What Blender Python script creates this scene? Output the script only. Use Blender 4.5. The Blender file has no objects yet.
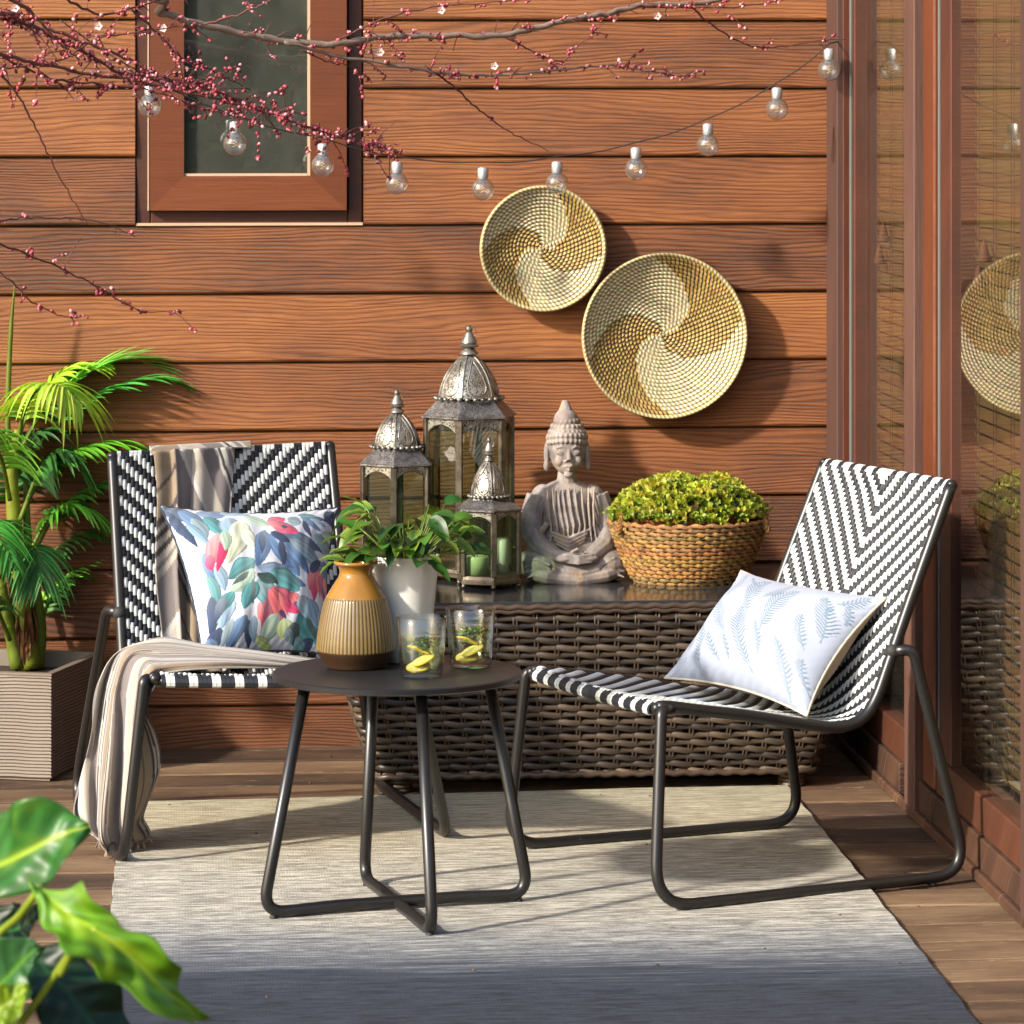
import bpy, math, random
import numpy as np
from mathutils import Vector, Matrix, noise as mnoise
R = random.Random(7)
PI = math.pi
# ------------------------------------------------------------------ camera geometry
F, CX, CY, H = 3921.0, 560.0, 100.0, 1.437
TH = math.atan(380.0 / F); CT, ST = math.cos(TH), math.sin(TH)
def D(px, py, c):
    a = (px - CX) / F * c
    return Vector((a * CT + c * ST, c * CT - a * ST, H - (py - CY) / F * c))
def Zp(px, py, z=0.0): return D(px, py, (H - z) * F / (py - CY))
def Yp(px, py, Y):
    a = (px - CX) / F
    return D(px, py, Y / (CT - a * ST))
def Xp(px, py, X):
    a = (px - CX) / F
    return D(px, py, X / (a * CT + ST))
scene = bpy.context.scene
COL = scene.collection
# ------------------------------------------------------------------ mesh builder
class MB:
    def __init__(s): s.v = []; s.f = []; s.m = []; s.c = []; s.uv = []; s.cur = (1, 1, 1); s.mi = 0; s.hasuv = False
    def vert(s, p, uv=None):
        s.v.append(tuple(p)); s.c.append(s.cur); s.uv.append(uv or (0, 0))
        if uv: s.hasuv = True
        return len(s.v) - 1
    def face(s, *i, mi=None): s.f.append(tuple(i)); s.m.append(s.mi if mi is None else mi)
    def box(s, x0, x1, y0, y1, z0, z1, b=0.0, M=None):
        if b <= 0:
            P = [(x, y, z) for z in (z0, z1) for y in (y0, y1) for x in (x0, x1)]
            if M is not None: P = [M @ Vector(p) for p in P]
            k = [s.vert(p) for p in P]
            for q in ((0, 2, 3, 1), (4, 5, 7, 6), (0, 1, 5, 4), (2, 6, 7, 3), (0, 4, 6, 2), (1, 3, 7, 5)):
                s.face(*[k[j] for j in q])
            return
        X = (x0, x0 + b, x1 - b, x1); Y = (y0, y0 + b, y1 - b, y1); Z = (z0, z0 + b, z1 - b, z1)
        idx = {}
        def g(i, j, k):
            if (i, j, k) not in idx:
                p = Vector((X[i], Y[j], Z[k]))
                if M is not None: p = M @ p
                idx[(i, j, k)] = s.vert(p)
            return idx[(i, j, k)]
        # chamfered box
        for a, A in ((0, 1), (3, 2)):
            def q(l): s.face(*[g(*t) for t in (l if a == 0 else l[::-1])])
            q([(a, 1, 1), (a, 1, 2), (a, 2, 2), (a, 2, 1)])
            q([(1, a, 1), (2, a, 1), (2, a, 2), (1, a, 2)])
            q([(1, 1, a), (1, 2, a), (2, 2, a), (2, 1, a)])
        for a in (0, 3):
            i = 1 if a == 0 else 2
            for c in (0, 3):
                k = 1 if c == 0 else 2
                fl = (a == 0) == (c == 0)
                def e(l): s.face(*[g(*t) for t in (l if fl else l[::-1])])
                e([(a, k, 1), (a, k, 2), (i, c, 2), (i, c, 1)][::-1])
                e([(a, 1, k), (a, 2, k), (i, 2, c), (i, 1, c)])
                e([(1, a, k), (2, a, k), (2, i, c), (1, i, c)][::-1])
        for a in (0, 3):
            for b_ in (0, 3):
                for c in (0, 3):
                    i = 1 if a == 0 else 2; j = 1 if b_ == 0 else 2; k = 1 if c == 0 else 2
                    l = [(a, j, k), (i, b_, k), (i, j, c)]
                    if ((a == 0) ^ (b_ == 0) ^ (c == 0)): l = l
                    else: l = l[::-1]
                    s.face(*[g(*t) for t in l])
    def tube(s, pts, r, n=10, closed=False, cap=True, sq=1.0, up=None):
        pts = [Vector(p) for p in pts]; N = len(pts)
        rr = r if isinstance(r, (list, tuple)) else [r] * N
        t0 = (pts[1] - pts[0]).normalized()
        nrm = up.copy() if up is not None else (Vector((0, 0, 1)) if abs(t0.z) < .9 else Vector((1, 0, 0)))
        rings = []
        for i, p in enumerate(pts):
            if closed: t = (pts[(i + 1) % N] - pts[i - 1])
            else: t = pts[min(i + 1, N - 1)] - pts[max(i - 1, 0)]
            if t.length < 1e-9: t = t0
            t = t.normalized()
            b = t.cross(nrm)
            if b.length < 1e-6: b = t.cross(Vector((.3, .5, .8)))
            b.normalize(); n2 = b.cross(t).normalized()
            if up is None: nrm = n2
            rings.append([s.vert(p + (b * math.cos(2 * PI * k / n) * sq + n2 * math.sin(2 * PI * k / n)) * rr[i]) for k in range(n)])
        L = N if closed else N - 1
        for i in range(L):
            a, b = rings[i], rings[(i + 1) % N]
            for k in range(n): s.face(a[k], a[(k + 1) % n], b[(k + 1) % n], b[k])
        if cap and not closed:
            s.face(*rings[0][::-1]); s.face(*rings[-1])
    def lathe(s, prof, c=(0, 0, 0), n=32, mod=None, capb=True, capt=False):
        rings = []
        for (r, z) in prof:
            ring = []
            for k in range(n):
                a = 2 * PI * k / n
                q = r * (mod(a, z) if mod else 1)
                ring.append(s.vert((c[0] + q * math.cos(a), c[1] + q * math.sin(a), c[2] + z)))
            rings.append(ring)
        for a, b in zip(rings, rings[1:]):
            for k in range(n): s.face(a[k], a[(k + 1) % n], b[(k + 1) % n], b[k])
        if capb: s.face(*rings[0][::-1])
        if capt: s.face(*rings[-1])
    def ball(s, c, r, n=8, m=6, sc=(1, 1, 1), M=None):
        c = Vector(c); rows = []
        for j in range(1, m):
            p = PI * j / m
            row = []
            for k in range(n):
                a = 2 * PI * k / n
                q = Vector((math.sin(p) * math.cos(a) * sc[0], math.sin(p) * math.sin(a) * sc[1], math.cos(p) * sc[2])) * r
                if M is not None: q = M @ q
                row.append(s.vert(c + q))
            rows.append(row)
        q = Vector((0, 0, sc[2] * r)); q = M @ q if M is not None else q
        t = s.vert(c + q); b = s.vert(c - q)
        for k in range(n):
            s.face(t, rows[0][k], rows[0][(k + 1) % n]); s.face(b, rows[-1][(k + 1) % n], rows[-1][k])
        for a, d in zip(rows, rows[1:]):
            for k in range(n): s.face(a[k], d[k], d[(k + 1) % n], a[(k + 1) % n])
    def grid(s, fn, nu, nv, flip=False, colf=None, uvf=None):
        ids = []
        for j in range(nv + 1):
            row = []
            for i in range(nu + 1):
                if colf: s.cur = colf(i / nu, j / nv)
                row.append(s.vert(fn(i / nu, j / nv), uvf(i / nu, j / nv) if uvf else None))
            ids.append(row)
        for j in range(nv):
            for i in range(nu):
                q = (ids[j][i], ids[j][i + 1], ids[j + 1][i + 1], ids[j + 1][i])
                s.face(*(q[::-1] if flip else q))
        return ids
    def leaf(s, path, w, up, fold=.25, c1=None, c2=None, prof=None, wav=0.0):
        # curved blade along path; 4 quads wide
        n = len(path); path = [Vector(p) for p in path]; rows = []
        for i, p in enumerate(path):
            t = (path[min(i + 1, n - 1)] - path[max(i - 1, 0)]).normalized()
            b = t.cross(up); b = b.normalized() if b.length > 1e-6 else Vector((1, 0, 0))
            nn = b.cross(t).normalized()
            u = i / (n - 1)
            ww = w * (prof(u) if prof else max(.03, math.sin(PI * min(1, u ** .75)) ** .8))
            row = []
            for k in (-1, -.5, 0, .5, 1):
                if c1: s.cur = tuple(c1[q] * (1 - abs(k)) + (c2 or c1)[q] * abs(k) for q in range(3))
                row.append(s.vert(p + b * k * ww + nn * (abs(k) * ww * fold + wav * ww * math.sin(u * 17 + k * 2) * abs(k))))
            rows.append(row)
        for a, b in zip(rows, rows[1:]):
            for k in range(4): s.face(a[k], a[k + 1], b[k + 1], b[k])
    def build(s, name, mats, parent=None, smooth=True, loc=None, auto=None):
        me = bpy.data.meshes.new(name)
        me.from_pydata(s.v, [], s.f)
        if not isinstance(mats, (list, tuple)): mats = [mats]
        for m in mats: me.materials.append(m)
        if len(mats) > 1: me.polygons.foreach_set('material_index', s.m)
        ca = me.color_attributes.new('col', 'FLOAT_COLOR', 'POINT')
        arr = np.ones((len(s.v), 4), dtype=np.float32); arr[:, :3] = np.array(s.c, dtype=np.float32)
        ca.data.foreach_set('color', arr.ravel())
        if s.hasuv:
            uvl = me.uv_layers.new(name='UVMap')
            li = np.empty(len(me.loops), dtype=np.int32); me.loops.foreach_get('vertex_index', li)
            uvl.data.foreach_set('uv', np.array(s.uv, dtype=np.float32)[li].ravel())
        me.polygons.foreach_set('use_smooth', [smooth] * len(me.polygons))
        if smooth and auto:
            try: me.set_sharp_from_angle(angle=math.radians(auto))
            except Exception: pass
        me.update()
        o = bpy.data.objects.new(name, me); COL.objects.link(o)
        if parent is not None:
            o.parent = parent
            o.matrix_parent_inverse = Matrix.Translation(-parent.location)
        return o
def tag(o, label=None, cat=None, group=None, kind=None):
    if label: o['label'] = label
    if cat: o['category'] = cat
    if group: o['group'] = group
    if kind: o['kind'] = kind
    return o
def thing(name, loc, label, cat, group=None):
    o = bpy.data.objects.new(name, None); COL.objects.link(o); o.location = loc; o.empty_display_size = .05
    return tag(o, label, cat, group)
def fillet(pts, r, n=7):
    pts = [Vector(p) for p in pts]; out = [pts[0]]
    for a, b, c in zip(pts, pts[1:], pts[2:]):
        u = (a - b); v = (c - b); lu, lv = u.length, v.length; u.normalize(); v.normalize()
        ang = u.angle(v); d = min(r / math.tan(ang / 2), lu * .48, lv * .48)
        p0 = b + u * d; p1 = b + v * d
        for k in range(n + 1):
            t = k / n
            out.append(p0 * (1 - t) ** 2 + b * 2 * t * (1 - t) + p1 * t * t)
    out.append(pts[-1]); return out
def spline(pts, n=8):
    pts = [Vector(p) for p in pts]; P = [pts[0] * 2 - pts[1]] + pts + [pts[-1] * 2 - pts[-2]]; out = []
    for i in range(1, len(P) - 2):
        a, b, c, d = P[i - 1:i + 3]
        for k in range(n):
            t = k / n
            out.append(.5 * ((2 * b) + (c - a) * t + (2 * a - 5 * b + 4 * c - d) * t * t + (3 * b - a - 3 * c + d) * t ** 3))
    out.append(pts[-1]); return out
def sr(r, g, b):
    f = lambda c: (c / 255 / 12.92) if c <= 10 else ((c / 255 + .055) / 1.055) ** 2.4
    return (f(r), f(g), f(b))
# ------------------------------------------------------------------ material helpers
class N:
    def __init__(s, name):
        s.mat = bpy.data.materials.new(name); s.mat.use_nodes = True
        s.t = s.mat.node_tree; s.b = s.t.nodes['Principled BSDF']; s.out = s.t.nodes['Material Output']
    def n(s, typ, **kw):
        x = s.t.nodes.new(typ)
        for k, v in kw.items():
            if k.startswith('i_'): x.inputs[k[2:].replace('_', ' ')].default_value = v
            else: setattr(x, k, v)
        return x
    def l(s, a, b): s.t.links.new(a, b)
    def math(s, op, a, b=None, c=None, clamp=False):
        x = s.n('ShaderNodeMath', operation=op); x.use_clamp = clamp
        for i, v in enumerate((a, b, c)):
            if v is None: continue
            if isinstance(v, (int, float)): x.inputs[i].default_value = v
            else: s.l(v, x.inputs[i])
        return x.outputs[0]
    def mix(s, fac, a, b, typ='MIX'):
        x = s.n('ShaderNodeMix', data_type='RGBA', blend_type=typ)
        for i, v in ((0, fac), (6, a), (7, b)):
            if isinstance(v, (int, float)): x.inputs[i].default_value = v
            elif isinstance(v, tuple): x.inputs[i].default_value = (*v[:3], 1)
            else: s.l(v, x.inputs[i])
        return x.outputs[2]
    def coord(s, scale=(1, 1, 1), src='Object', off=None):
        tc = s.n('ShaderNodeTexCoord'); mp = s.n('ShaderNodeMapping')
        mp.inputs['Scale'].default_value = scale
        if off: mp.inputs['Location'].default_value = off
        s.l(tc.outputs[src], mp.inputs['Vector']); return mp.outputs[0]
    def noise(s, vec, scale=5, detail=4, rough=.55, dist=0.0, out=0):
        x = s.n('ShaderNodeTexNoise'); x.inputs['Scale'].default_value = scale; x.inputs['Detail'].default_value = detail
        x.inputs['Roughness'].default_value = rough; x.inputs['Distortion'].default_value = dist
        s.l(vec, x.inputs['Vector']); return x.outputs[out]
    def ramp(s, fac, stops, interp='LINEAR'):
        x = s.n('ShaderNodeValToRGB'); x.color_ramp.interpolation = interp
        e = x.color_ramp.elements
        while len(e) < len(stops): e.new(.5)
        for k, (p, c) in enumerate(stops):
            e[k].position = p; e[k].color = (*c[:3], 1) if isinstance(c, tuple) else (c, c, c, 1)
        s.l(fac, x.inputs[0]); return x.outputs[0]
    def bump(s, h, strength=.3, dist=.01, nrm=None):
        x = s.n('ShaderNodeBump'); x.inputs['Strength'].default_value = strength; x.inputs['Distance'].default_value = dist
        s.l(h, x.inputs['Height'])
        if nrm is not None: s.l(nrm, x.inputs['Normal'])
        s.l(x.outputs[0], s.b.inputs['Normal']); return x.outputs[0]
    def set(s, **kw):
        for k, v in kw.items():
            i = s.b.inputs[k.replace('_', ' ')]
            if hasattr(v, 'is_output') or isinstance(v, bpy.types.NodeSocket): s.l(v, i)
            elif isinstance(v, tuple) and len(v) == 3 and i.type == 'RGBA': i.default_value = (*v, 1)
            else: i.default_value = v
        return s
def simple(name, col, rough=.5, metal=0.0, var=.15, scale=12, bump=0.0, bscale=60, bdist=.002, **kw):
    m = N(name); v = m.coord()
    nz = m.noise(v, scale, 5, .6)
    c = m.mix(nz, tuple(x * (1 - var) for x in col), tuple(min(1, x * (1 + var)) for x in col))
    m.set(Base_Color=c, Roughness=rough, Metallic=metal, **kw)
    if bump: m.bump(m.noise(v, bscale, 3, .6), bump, bdist)
    return m.mat
def attr(name, rough=.5, var=.12, scale=20, bump=0.0, bscale=80, bdist=.002, **kw):
    m = N(name); v = m.coord(); a = m.n('ShaderNodeAttribute', attribute_name='col')
    nz = m.noise(v, scale, 4, .6)
    f = m.ramp(nz, [(.25, 1 - var * 1.6), (.75, 1 + 0 * var)])
    m.set(Base_Color=m.mix(1.0, a.outputs['Color'], f, 'MULTIPLY'), Roughness=rough, **kw)
    if bump: m.bump(m.noise(v, bscale, 3, .6), bump, bdist)
    return m.mat
def leafmat(name, rough=.35, trans=.3, var=.3, scale=14):
    m = N(name); v = m.coord(); a = m.n('ShaderNodeAttribute', attribute_name='col')
    nz = m.ramp(m.noise(v, scale, 3, .6), [(.3, 1 - var), (.7, 1.0)])
    c = m.mix(1.0, a.outputs['Color'], nz, 'MULTIPLY')
    m.set(Base_Color=c, Roughness=rough)
    tr = m.n('ShaderNodeBsdfTranslucent'); m.l(m.mix(1.0, c, (1.0, 1.0, .35), 'MULTIPLY'), tr.inputs[0])
    mx = m.n('ShaderNodeMixShader'); mx.inputs[0].default_value = trans
    m.l(m.b.outputs[0], mx.inputs[1]); m.l(tr.outputs[0], mx.inputs[2]); m.l(mx.outputs[0], m.out.inputs[0])
    return m.mat
def thinglass(name, tint=(1, 1, 1), ior=1.5, rough=0.0, boost=1.0, haze=0.0):
    m = N(name)
    tr = m.n('ShaderNodeBsdfTransparent'); tr.inputs[0].default_value = (*tint, 1)
    gl = m.n('ShaderNodeBsdfGlossy'); gl.inputs['Roughness'].default_value = rough
    fr = m.n('ShaderNodeLayerWeight'); fr.inputs[0].default_value = .5; F0 = ((ior - 1) / (ior + 1)) ** 2
    mx = m.n('ShaderNodeMixShader'); m.l(m.math('MULTIPLY', m.math('MULTIPLY_ADD', m.math('POWER', fr.outputs['Facing'], 5.0), 1 - F0, F0), boost, clamp=True), mx.inputs[0])
    m.l(tr.outputs[0], mx.inputs[1]); m.l(gl.outputs[0], mx.inputs[2]); last = mx.outputs[0]
    if haze:
        df = m.n('ShaderNodeBsdfDiffuse'); df.inputs[0].default_value = (.35, .35, .3, 1)  # grey diffuse veil mixed into the clear glass
        m2 = m.n('ShaderNodeMixShader')
        nz = m.ramp(m.noise(m.coord(), 9, 6, .7), [(.35, haze * .4), (.75, haze)])
        m.l(nz, m2.inputs[0]); m.l(last, m2.inputs[1]); m.l(df.outputs[0], m2.inputs[2]); last = m2.outputs[0]
    m.l(last, m.out.inputs[0]); return m.mat
def woodboards(name, ramp, gsc=1.0, bump=.5, axis='X', rough=.6, stain=.35, fine=1.0, wear=None, gr=.21, swirl=66.0):
    """plank wood: grain runs along axis; attribute col.r holds a random number per board"""
    m = N(name); a = m.n('ShaderNodeAttribute', attribute_name='col')
    sp = m.n('ShaderNodeSeparateColor'); m.l(a.outputs['Color'], sp.inputs[0])
    tc = m.n('ShaderNodeTexCoord'); add = m.n('ShaderNodeVectorMath', operation='MULTIPLY_ADD')
    cb = m.n('ShaderNodeCombineXYZ'); m.l(sp.outputs[0], cb.inputs[0]); m.l(sp.outputs[0], cb.inputs[1]); m.l(sp.outputs[0], cb.inputs[2])
    m.l(cb.outputs[0], add.inputs[0]); add.inputs[1].default_value = (37, 0, 0); m.l(tc.outputs['Object'], add.inputs[2])
    xyz = m.n('ShaderNodeSeparateXYZ'); m.l(add.outputs[0], xyz.inputs[0])
    L, W = (xyz.outputs[0], m.math('ADD', xyz.outputs[2], xyz.outputs[1])) if axis == 'X' else (xyz.outputs[2], m.math('ADD', xyz.outputs[0], xyz.outputs[1]))
    if axis == 'X':  # keep random offset along the board
        pass
    def vec(sl, sw):
        c = m.n('ShaderNodeCombineXYZ'); m.l(m.math('MULTIPLY', L, sl), c.inputs[0]); m.l(m.math('MULTIPLY', W, sw), c.inputs[1]); m.l(sp.outputs[0], c.inputs[2])
        return c.outputs[0]
    big = m.noise(vec(1.5 * gsc, 8 * gsc), 1.0, 3, .42)
    t = m.math('MULTIPLY_ADD', big, swirl, m.math('MULTIPLY', W, 640 * gsc))
    wig = m.noise(vec(7 * gsc, 60 * gsc), 1.0, 3, .6)
    t = m.math('MULTIPLY_ADD', wig, 4.5, t)
    s = m.math('SINE', t); s = m.math('MULTIPLY_ADD', s, .5, .5)
    s = m.math('POWER', s, .55)
    fn = m.noise(vec(7, 300 * fine), 1.0, 6, .78)
    blot = m.noise(vec(2.2, 6), 1.0, 4, .6)
    g = m.math('ADD', m.math('MULTIPLY', s, gr), m.math('MULTIPLY', fn, .84 - gr))
    g = m.math('MULTIPLY_ADD', m.math('SUBTRACT', blot, .5), stain * 1.6, g)
    g = m.math('MULTIPLY_ADD', m.math('SUBTRACT', sp.outputs[1], .5), .25, g)
    c = m.ramp(g, ramp)
    if wear:
        wn = m.ramp(m.noise(vec(14, 90), 1.0, 5, .75), [(.60, 0.0), (.72, .8)])
        c = m.mix(wn, c, wear)
    m.set(Base_Color=c, Roughness=m.ramp(fn, [(.2, rough - .12), (.8, rough + .15)]))
    hgt = m.math('ADD', m.math('MULTIPLY', s, gr * 2), m.math('MULTIPLY', fn, .9))
    m.bump(hgt, bump, .0035)
    return m.mat
M = {}
M['siding'] = woodboards('siding_wood', [(.24, sr(68, 36, 15)), (.42, sr(116, 64, 27)), (.60, sr(146, 87, 39)), (.82, sr(180, 119, 60))], bump=.75, rough=.5, stain=.36, gr=.17)
M['deck'] = woodboards('deck_wood', [(.26, sr(56, 38, 26)), (.44, sr(104, 78, 55)), (.60, sr(138, 112, 84)), (.82, sr(180, 158, 130))], bump=1.0, rough=.65, stain=.42, fine=1.0, gr=.14, swirl=30, wear=sr(185, 160, 130))
M['frame'] = woodboards('window_frame_wood', [(.1, sr(70, 32, 14)), (.5, sr(106, 54, 26)), (.9, sr(140, 82, 44))], gr=.05, bump=.12, rough=.42, fine=1.4, stain=.2)
M['framev'] = woodboards('door_frame_wood', [(.1, sr(56, 26, 14)), (.5, sr(92, 44, 22)), (.9, sr(126, 70, 38))], gr=.05, bump=.12, axis='Z', rough=.4, fine=1.4, stain=.2)
M['post'] = woodboards('weathered_post_wood', [(.1, sr(56, 34, 27)), (.5, sr(82, 52, 42)), (.9, sr(118, 86, 72))], gr=.05, bump=.3, axis='Z', rough=.7, stain=.3)
M['darkwood'] = woodboards('dark_reveal_wood', [(.1, sr(44, 20, 12)), (.5, sr(78, 38, 22)), (.9, sr(104, 58, 36))], gr=.05, bump=.15, rough=.55)
M['plinth'] = woodboards('plinth_wood', [(.2, sr(44, 24, 15)), (.5, sr(80, 50, 32)), (.9, sr(120, 86, 58))], bump=.5, rough=.7, stain=.6, wear=sr(165, 135, 100))
M['seal'] = simple('grey_rubber_seal', (.10, .115, .11), .5)
M['palewood'] = simple('pale_edge_wood', (.55, .38, .25), .6)
M['doorglass'] = thinglass('door_glass', (.93, .95, .90), 1.5, boost=1.25, haze=.03)
M['winglass'] = thinglass('window_glass', (.75, .8, .76), 1.6, boost=3.2, haze=.14)
M['lglass'] = thinglass('lantern_glass', (.60, .73, .58), 1.5, boost=1.8, haze=.03)  # green tint puts the garden's reflection into the pane colour
M['bulbglass'] = thinglass('bulb_glass', (.90, .91, .95), 1.5, boost=4.5, haze=.16)  # whitish veil in the colour stands in for reflections on the clear globe
M['dark'] = simple('dark_interior', (.03, .03, .027), .9)
M['room'] = simple('room_wall', (.09, .06, .035), .9)
M['steel'] = simple('powder_coated_steel', (.010, .0095, .0095), .36, 0.0, .1, 30, .05, 300, .0006, Specular_IOR_Level=.6)
M['tabletop'] = simple('table_top_metal', (.012, .0115, .013), .42, 0.0, .25, 18, .08, 400, .0005)
M['white_strand'] = simple('white_strand', (.62, .64, .62), .45, 0, .1, 60)
M['black_strand'] = simple('black_strand', (.011, .013, .018), .5, 0, .2, 60)
M['rubber'] = simple('black_rubber', (.02, .02, .02), .7)
# ------------------------------------------------------------------ world and light
w = bpy.data.worlds.new('World'); scene.world = w; w.use_nodes = True
SUN_EL, SUN_AZ = math.radians(29), math.radians(58)   # azimuth: sun is to the left of the camera's back
sundir = Vector((-math.sin(SUN_AZ) * math.cos(SUN_EL), -math.cos(SUN_AZ) * math.cos(SUN_EL), math.sin(SUN_EL)))
wt = w.node_tree; bg = wt.nodes['Background']; sky = wt.nodes.new('ShaderNodeTexSky'); sky.sky_type = 'NISHITA'
sky.sun_disc = False; sky.sun_elevation = SUN_EL; sky.sun_rotation = math.atan2(sundir.x, sundir.y); sky.air_density = 1.2; sky.dust_density = 2.0
wt.links.new(sky.outputs[0], bg.inputs[0]); bg.inputs[1].default_value = .15
sl = bpy.data.lights.new('sun', 'SUN'); sl.energy = 3.7; sl.angle = math.radians(2.6); sl.color = (1.0, .92, .80)
so = bpy.data.objects.new('sun', sl); COL.objects.link(so); so.rotation_euler = sundir.to_track_quat('Z', 'Y').to_euler(); so.location = sundir * 20
# ------------------------------------------------------------------ setting

cW = 5634.5 / (746 - 100); YWALL = D(300, 746, 8.722).y
XG = 1.492     # plane of the door glass
lawn = MB(); lawn.box(-60, 60, -60, 60, -.42, -.40); lm = N('lawn_grass')
lm.set(Base_Color=lm.ramp(lm.noise(lm.coord(), 3, 6, .7), [(.3, (.03, .06, .012)), (.7, (.09, .13, .03))]), Roughness=.9)
tag(lawn.build('lawn', lm.mat, smooth=False), kind='structure')
# deck
dk = MB(); PIT = .1490; y0 = Zp(950, 940.8).y
k = -34
while True:
    a = y0 + k * PIT; b = a + PIT - .012
    if a > YWALL + .02: break
    xs = -3.2
    while xs < 1.6:
        ln = R.uniform(2.4, 3.6) if xs > -3.2 else R.uniform(1.2, 3.4)
        xe = min(1.7, xs + ln)
        if xe > 1.1: xe = 1.7
        dk.cur = (R.random(), R.random(), 0); zz = R.uniform(-.0012, .0012)
        dk.box(xs, xe - .003, a, b, -.03, zz, .0035)
        xs = xe
    k += 1
tag(dk.build('deck', M['deck'], smooth=False), kind='structure')
us = MB(); us.box(-3.1, 1.6, 3.2, 8.7, -.16, -.10); tag(us.build('deck_joists', M['dark'], smooth=False), kind='structure')
# timber wall with window
wall = thing('timber_wall', (0, YWALL, 0), 'brown horizontal timber siding wall behind the seats, with a small window', 'wall')
sd = MB(); zs = Yp(500, 224, YWALL).z; BP = .1522
wx0 = Yp(136, 150, YWALL).x; wx1 = Yp(362.5, 150, YWALL).x; wz0 = Yp(250, 224, YWALL).z
XR = 1.452
kk = -9
while True:
    z0 = zs + kk * BP; z1 = z0 + BP - .003
    if z0 > 2.6: break
    z0 = max(z0, -.02)
    if z1 > 0:
        def board(x0, x1):
            sd.cur = (R.random(), R.random(), 0)
            # lap board: lower edge proud, slight bevel
            pr = [(-.0, z0), (-.013, z0 + .001), (-.0155, z0 + .005), (-.0075, z1 - .004), (-.005, z1), (-.0, z1)]
            for q0, q1 in zip(pr, pr[1:]):
                nx = 1
                i = [sd.vert((x0, YWALL + q0[0], q0[1])), sd.vert((x1, YWALL + q0[0], q0[1])), sd.vert((x1, YWALL + q1[0], q1[1])), sd.vert((x0, YWALL + q1[0], q1[1]))]
                sd.face(*i)
            for x in (x0, x1):
                sd.face(*[sd.vert((x, YWALL + q[0], q[1])) for q in pr])
        if z1 > wz0 + .03 and z0 < wz0 + 1.2:
            board(-3.2, wx0 - .002); board(wx1 + .002, XR)
        else: board(-3.2, XR)
    kk += 1
sd.build('siding', M['siding'], wall, smooth=False)
bk = MB(); bk.box(-3.2, wx0 + .02, YWALL + .0005, YWALL + .08, -.1, 2.7); bk.box(wx1 - .02, 1.6, YWALL + .0005, YWALL + .08, -.1, 2.7)
bk.box(wx0 + .02, wx1 - .02, YWALL + .0005, YWALL + .08, -.1, wz0 + .01); bk.build('wall_core', M['dark'], wall, smooth=False)
wzt = wz0 + 1.15
win = MB(); win.cur = (.3, .4, 0)
sx0, sx1 = Yp(149, 150, YWALL).x, Yp(346, 150, YWALL).x; sz0 = Yp(250, 210, YWALL).z
def ringframe(mb, x0, x1, z0, z1, wd, ya, yb, b=.003):
    for (a0, a1, c0, c1) in ((x0, x0 + wd, z0, z1), (x1 - wd, x1, z0, z1), (x0 + wd, x1 - wd, z0, z0 + wd), (x0 + wd, x1 - wd, z1 - wd, z1)):
        mb.cur = (R.random(), R.random(), 0); mb.box(a0, a1, ya, yb, c0, c1, b)
ringframe(win, wx0, wx1, wz0, wzt, sx0 - wx0 + .004, YWALL - .006, YWALL + .07)
wino = win.build('window', M['darkwood'], wall, smooth=False)
sash = MB(); gx0, gx1 = Yp(184, 100, YWALL).x, Yp(310, 100, YWALL).x; gz0 = Yp(250, 176, YWALL).z
def mitre(mb, x0, x1, z0, z1, ix0, ix1, iz0, iz1, ya, yb):
    O = [(x0, z0), (x1, z0), (x1, z1), (x0, z1)]; I = [(ix0, iz0), (ix1, iz0), (ix1, iz1), (ix0, iz1)]
    for k in range(4):
        mb.cur = (R.random(), R.random(), 0); j = (k + 1) % 4
        e = .0008
        q = [O[k], O[j], I[j], I[k]]
        f = [mb.vert((p[0], ya, p[1])) for p in q]; g = [mb.vert((p[0], yb, p[1])) for p in q]
        mb.face(*f)
        for a in range(4): mb.face(f[a], g[a], g[(a + 1) % 4], f[(a + 1) % 4])
mitre(sash, sx0, sx1, sz0, wzt - .05, gx0, gx1, gz0, wzt - .12, YWALL - .030, YWALL + .03)
sash.build('sash', M['frame'], wino, smooth=False)
ed = MB(); ed.box(sx0 - .003, sx0 - .0002, YWALL - .0315, YWALL + .01, sz0, wzt - .05); ed.box(gx1 - .006, gx1 - .0005, YWALL - .028, YWALL - .0, gz0 + .001, wzt - .13)
ed.box(wx0, wx1, YWALL - .012, YWALL - .0065, wz0 - .003, wz0 + .003)
ed.box(gx0 + .001, gx1 - .007, YWALL - .026, YWALL - .0, gz0 + .0005, gz0 + .006)
ed.build('edge_trim', M['palewood'], wino, smooth=False)
gp = MB(); gp.box(gx0 + .0005, gx1 - .0005, YWALL - .012, YWALL - .009, gz0, wzt - .12); gp.build('pane', M['winglass'], wino, smooth=False)
rm = MB(); rm.box(gx0 - .1, gx1 + .1, YWALL + .3, YWALL + .32, gz0 - .2, wzt); rm.build('room_backdrop', simple('window_room', (.055, .06, .05), .9, var=.5, scale=3), wino, smooth=False)  # dark panel added to stand for the dim room behind the pane
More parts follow.
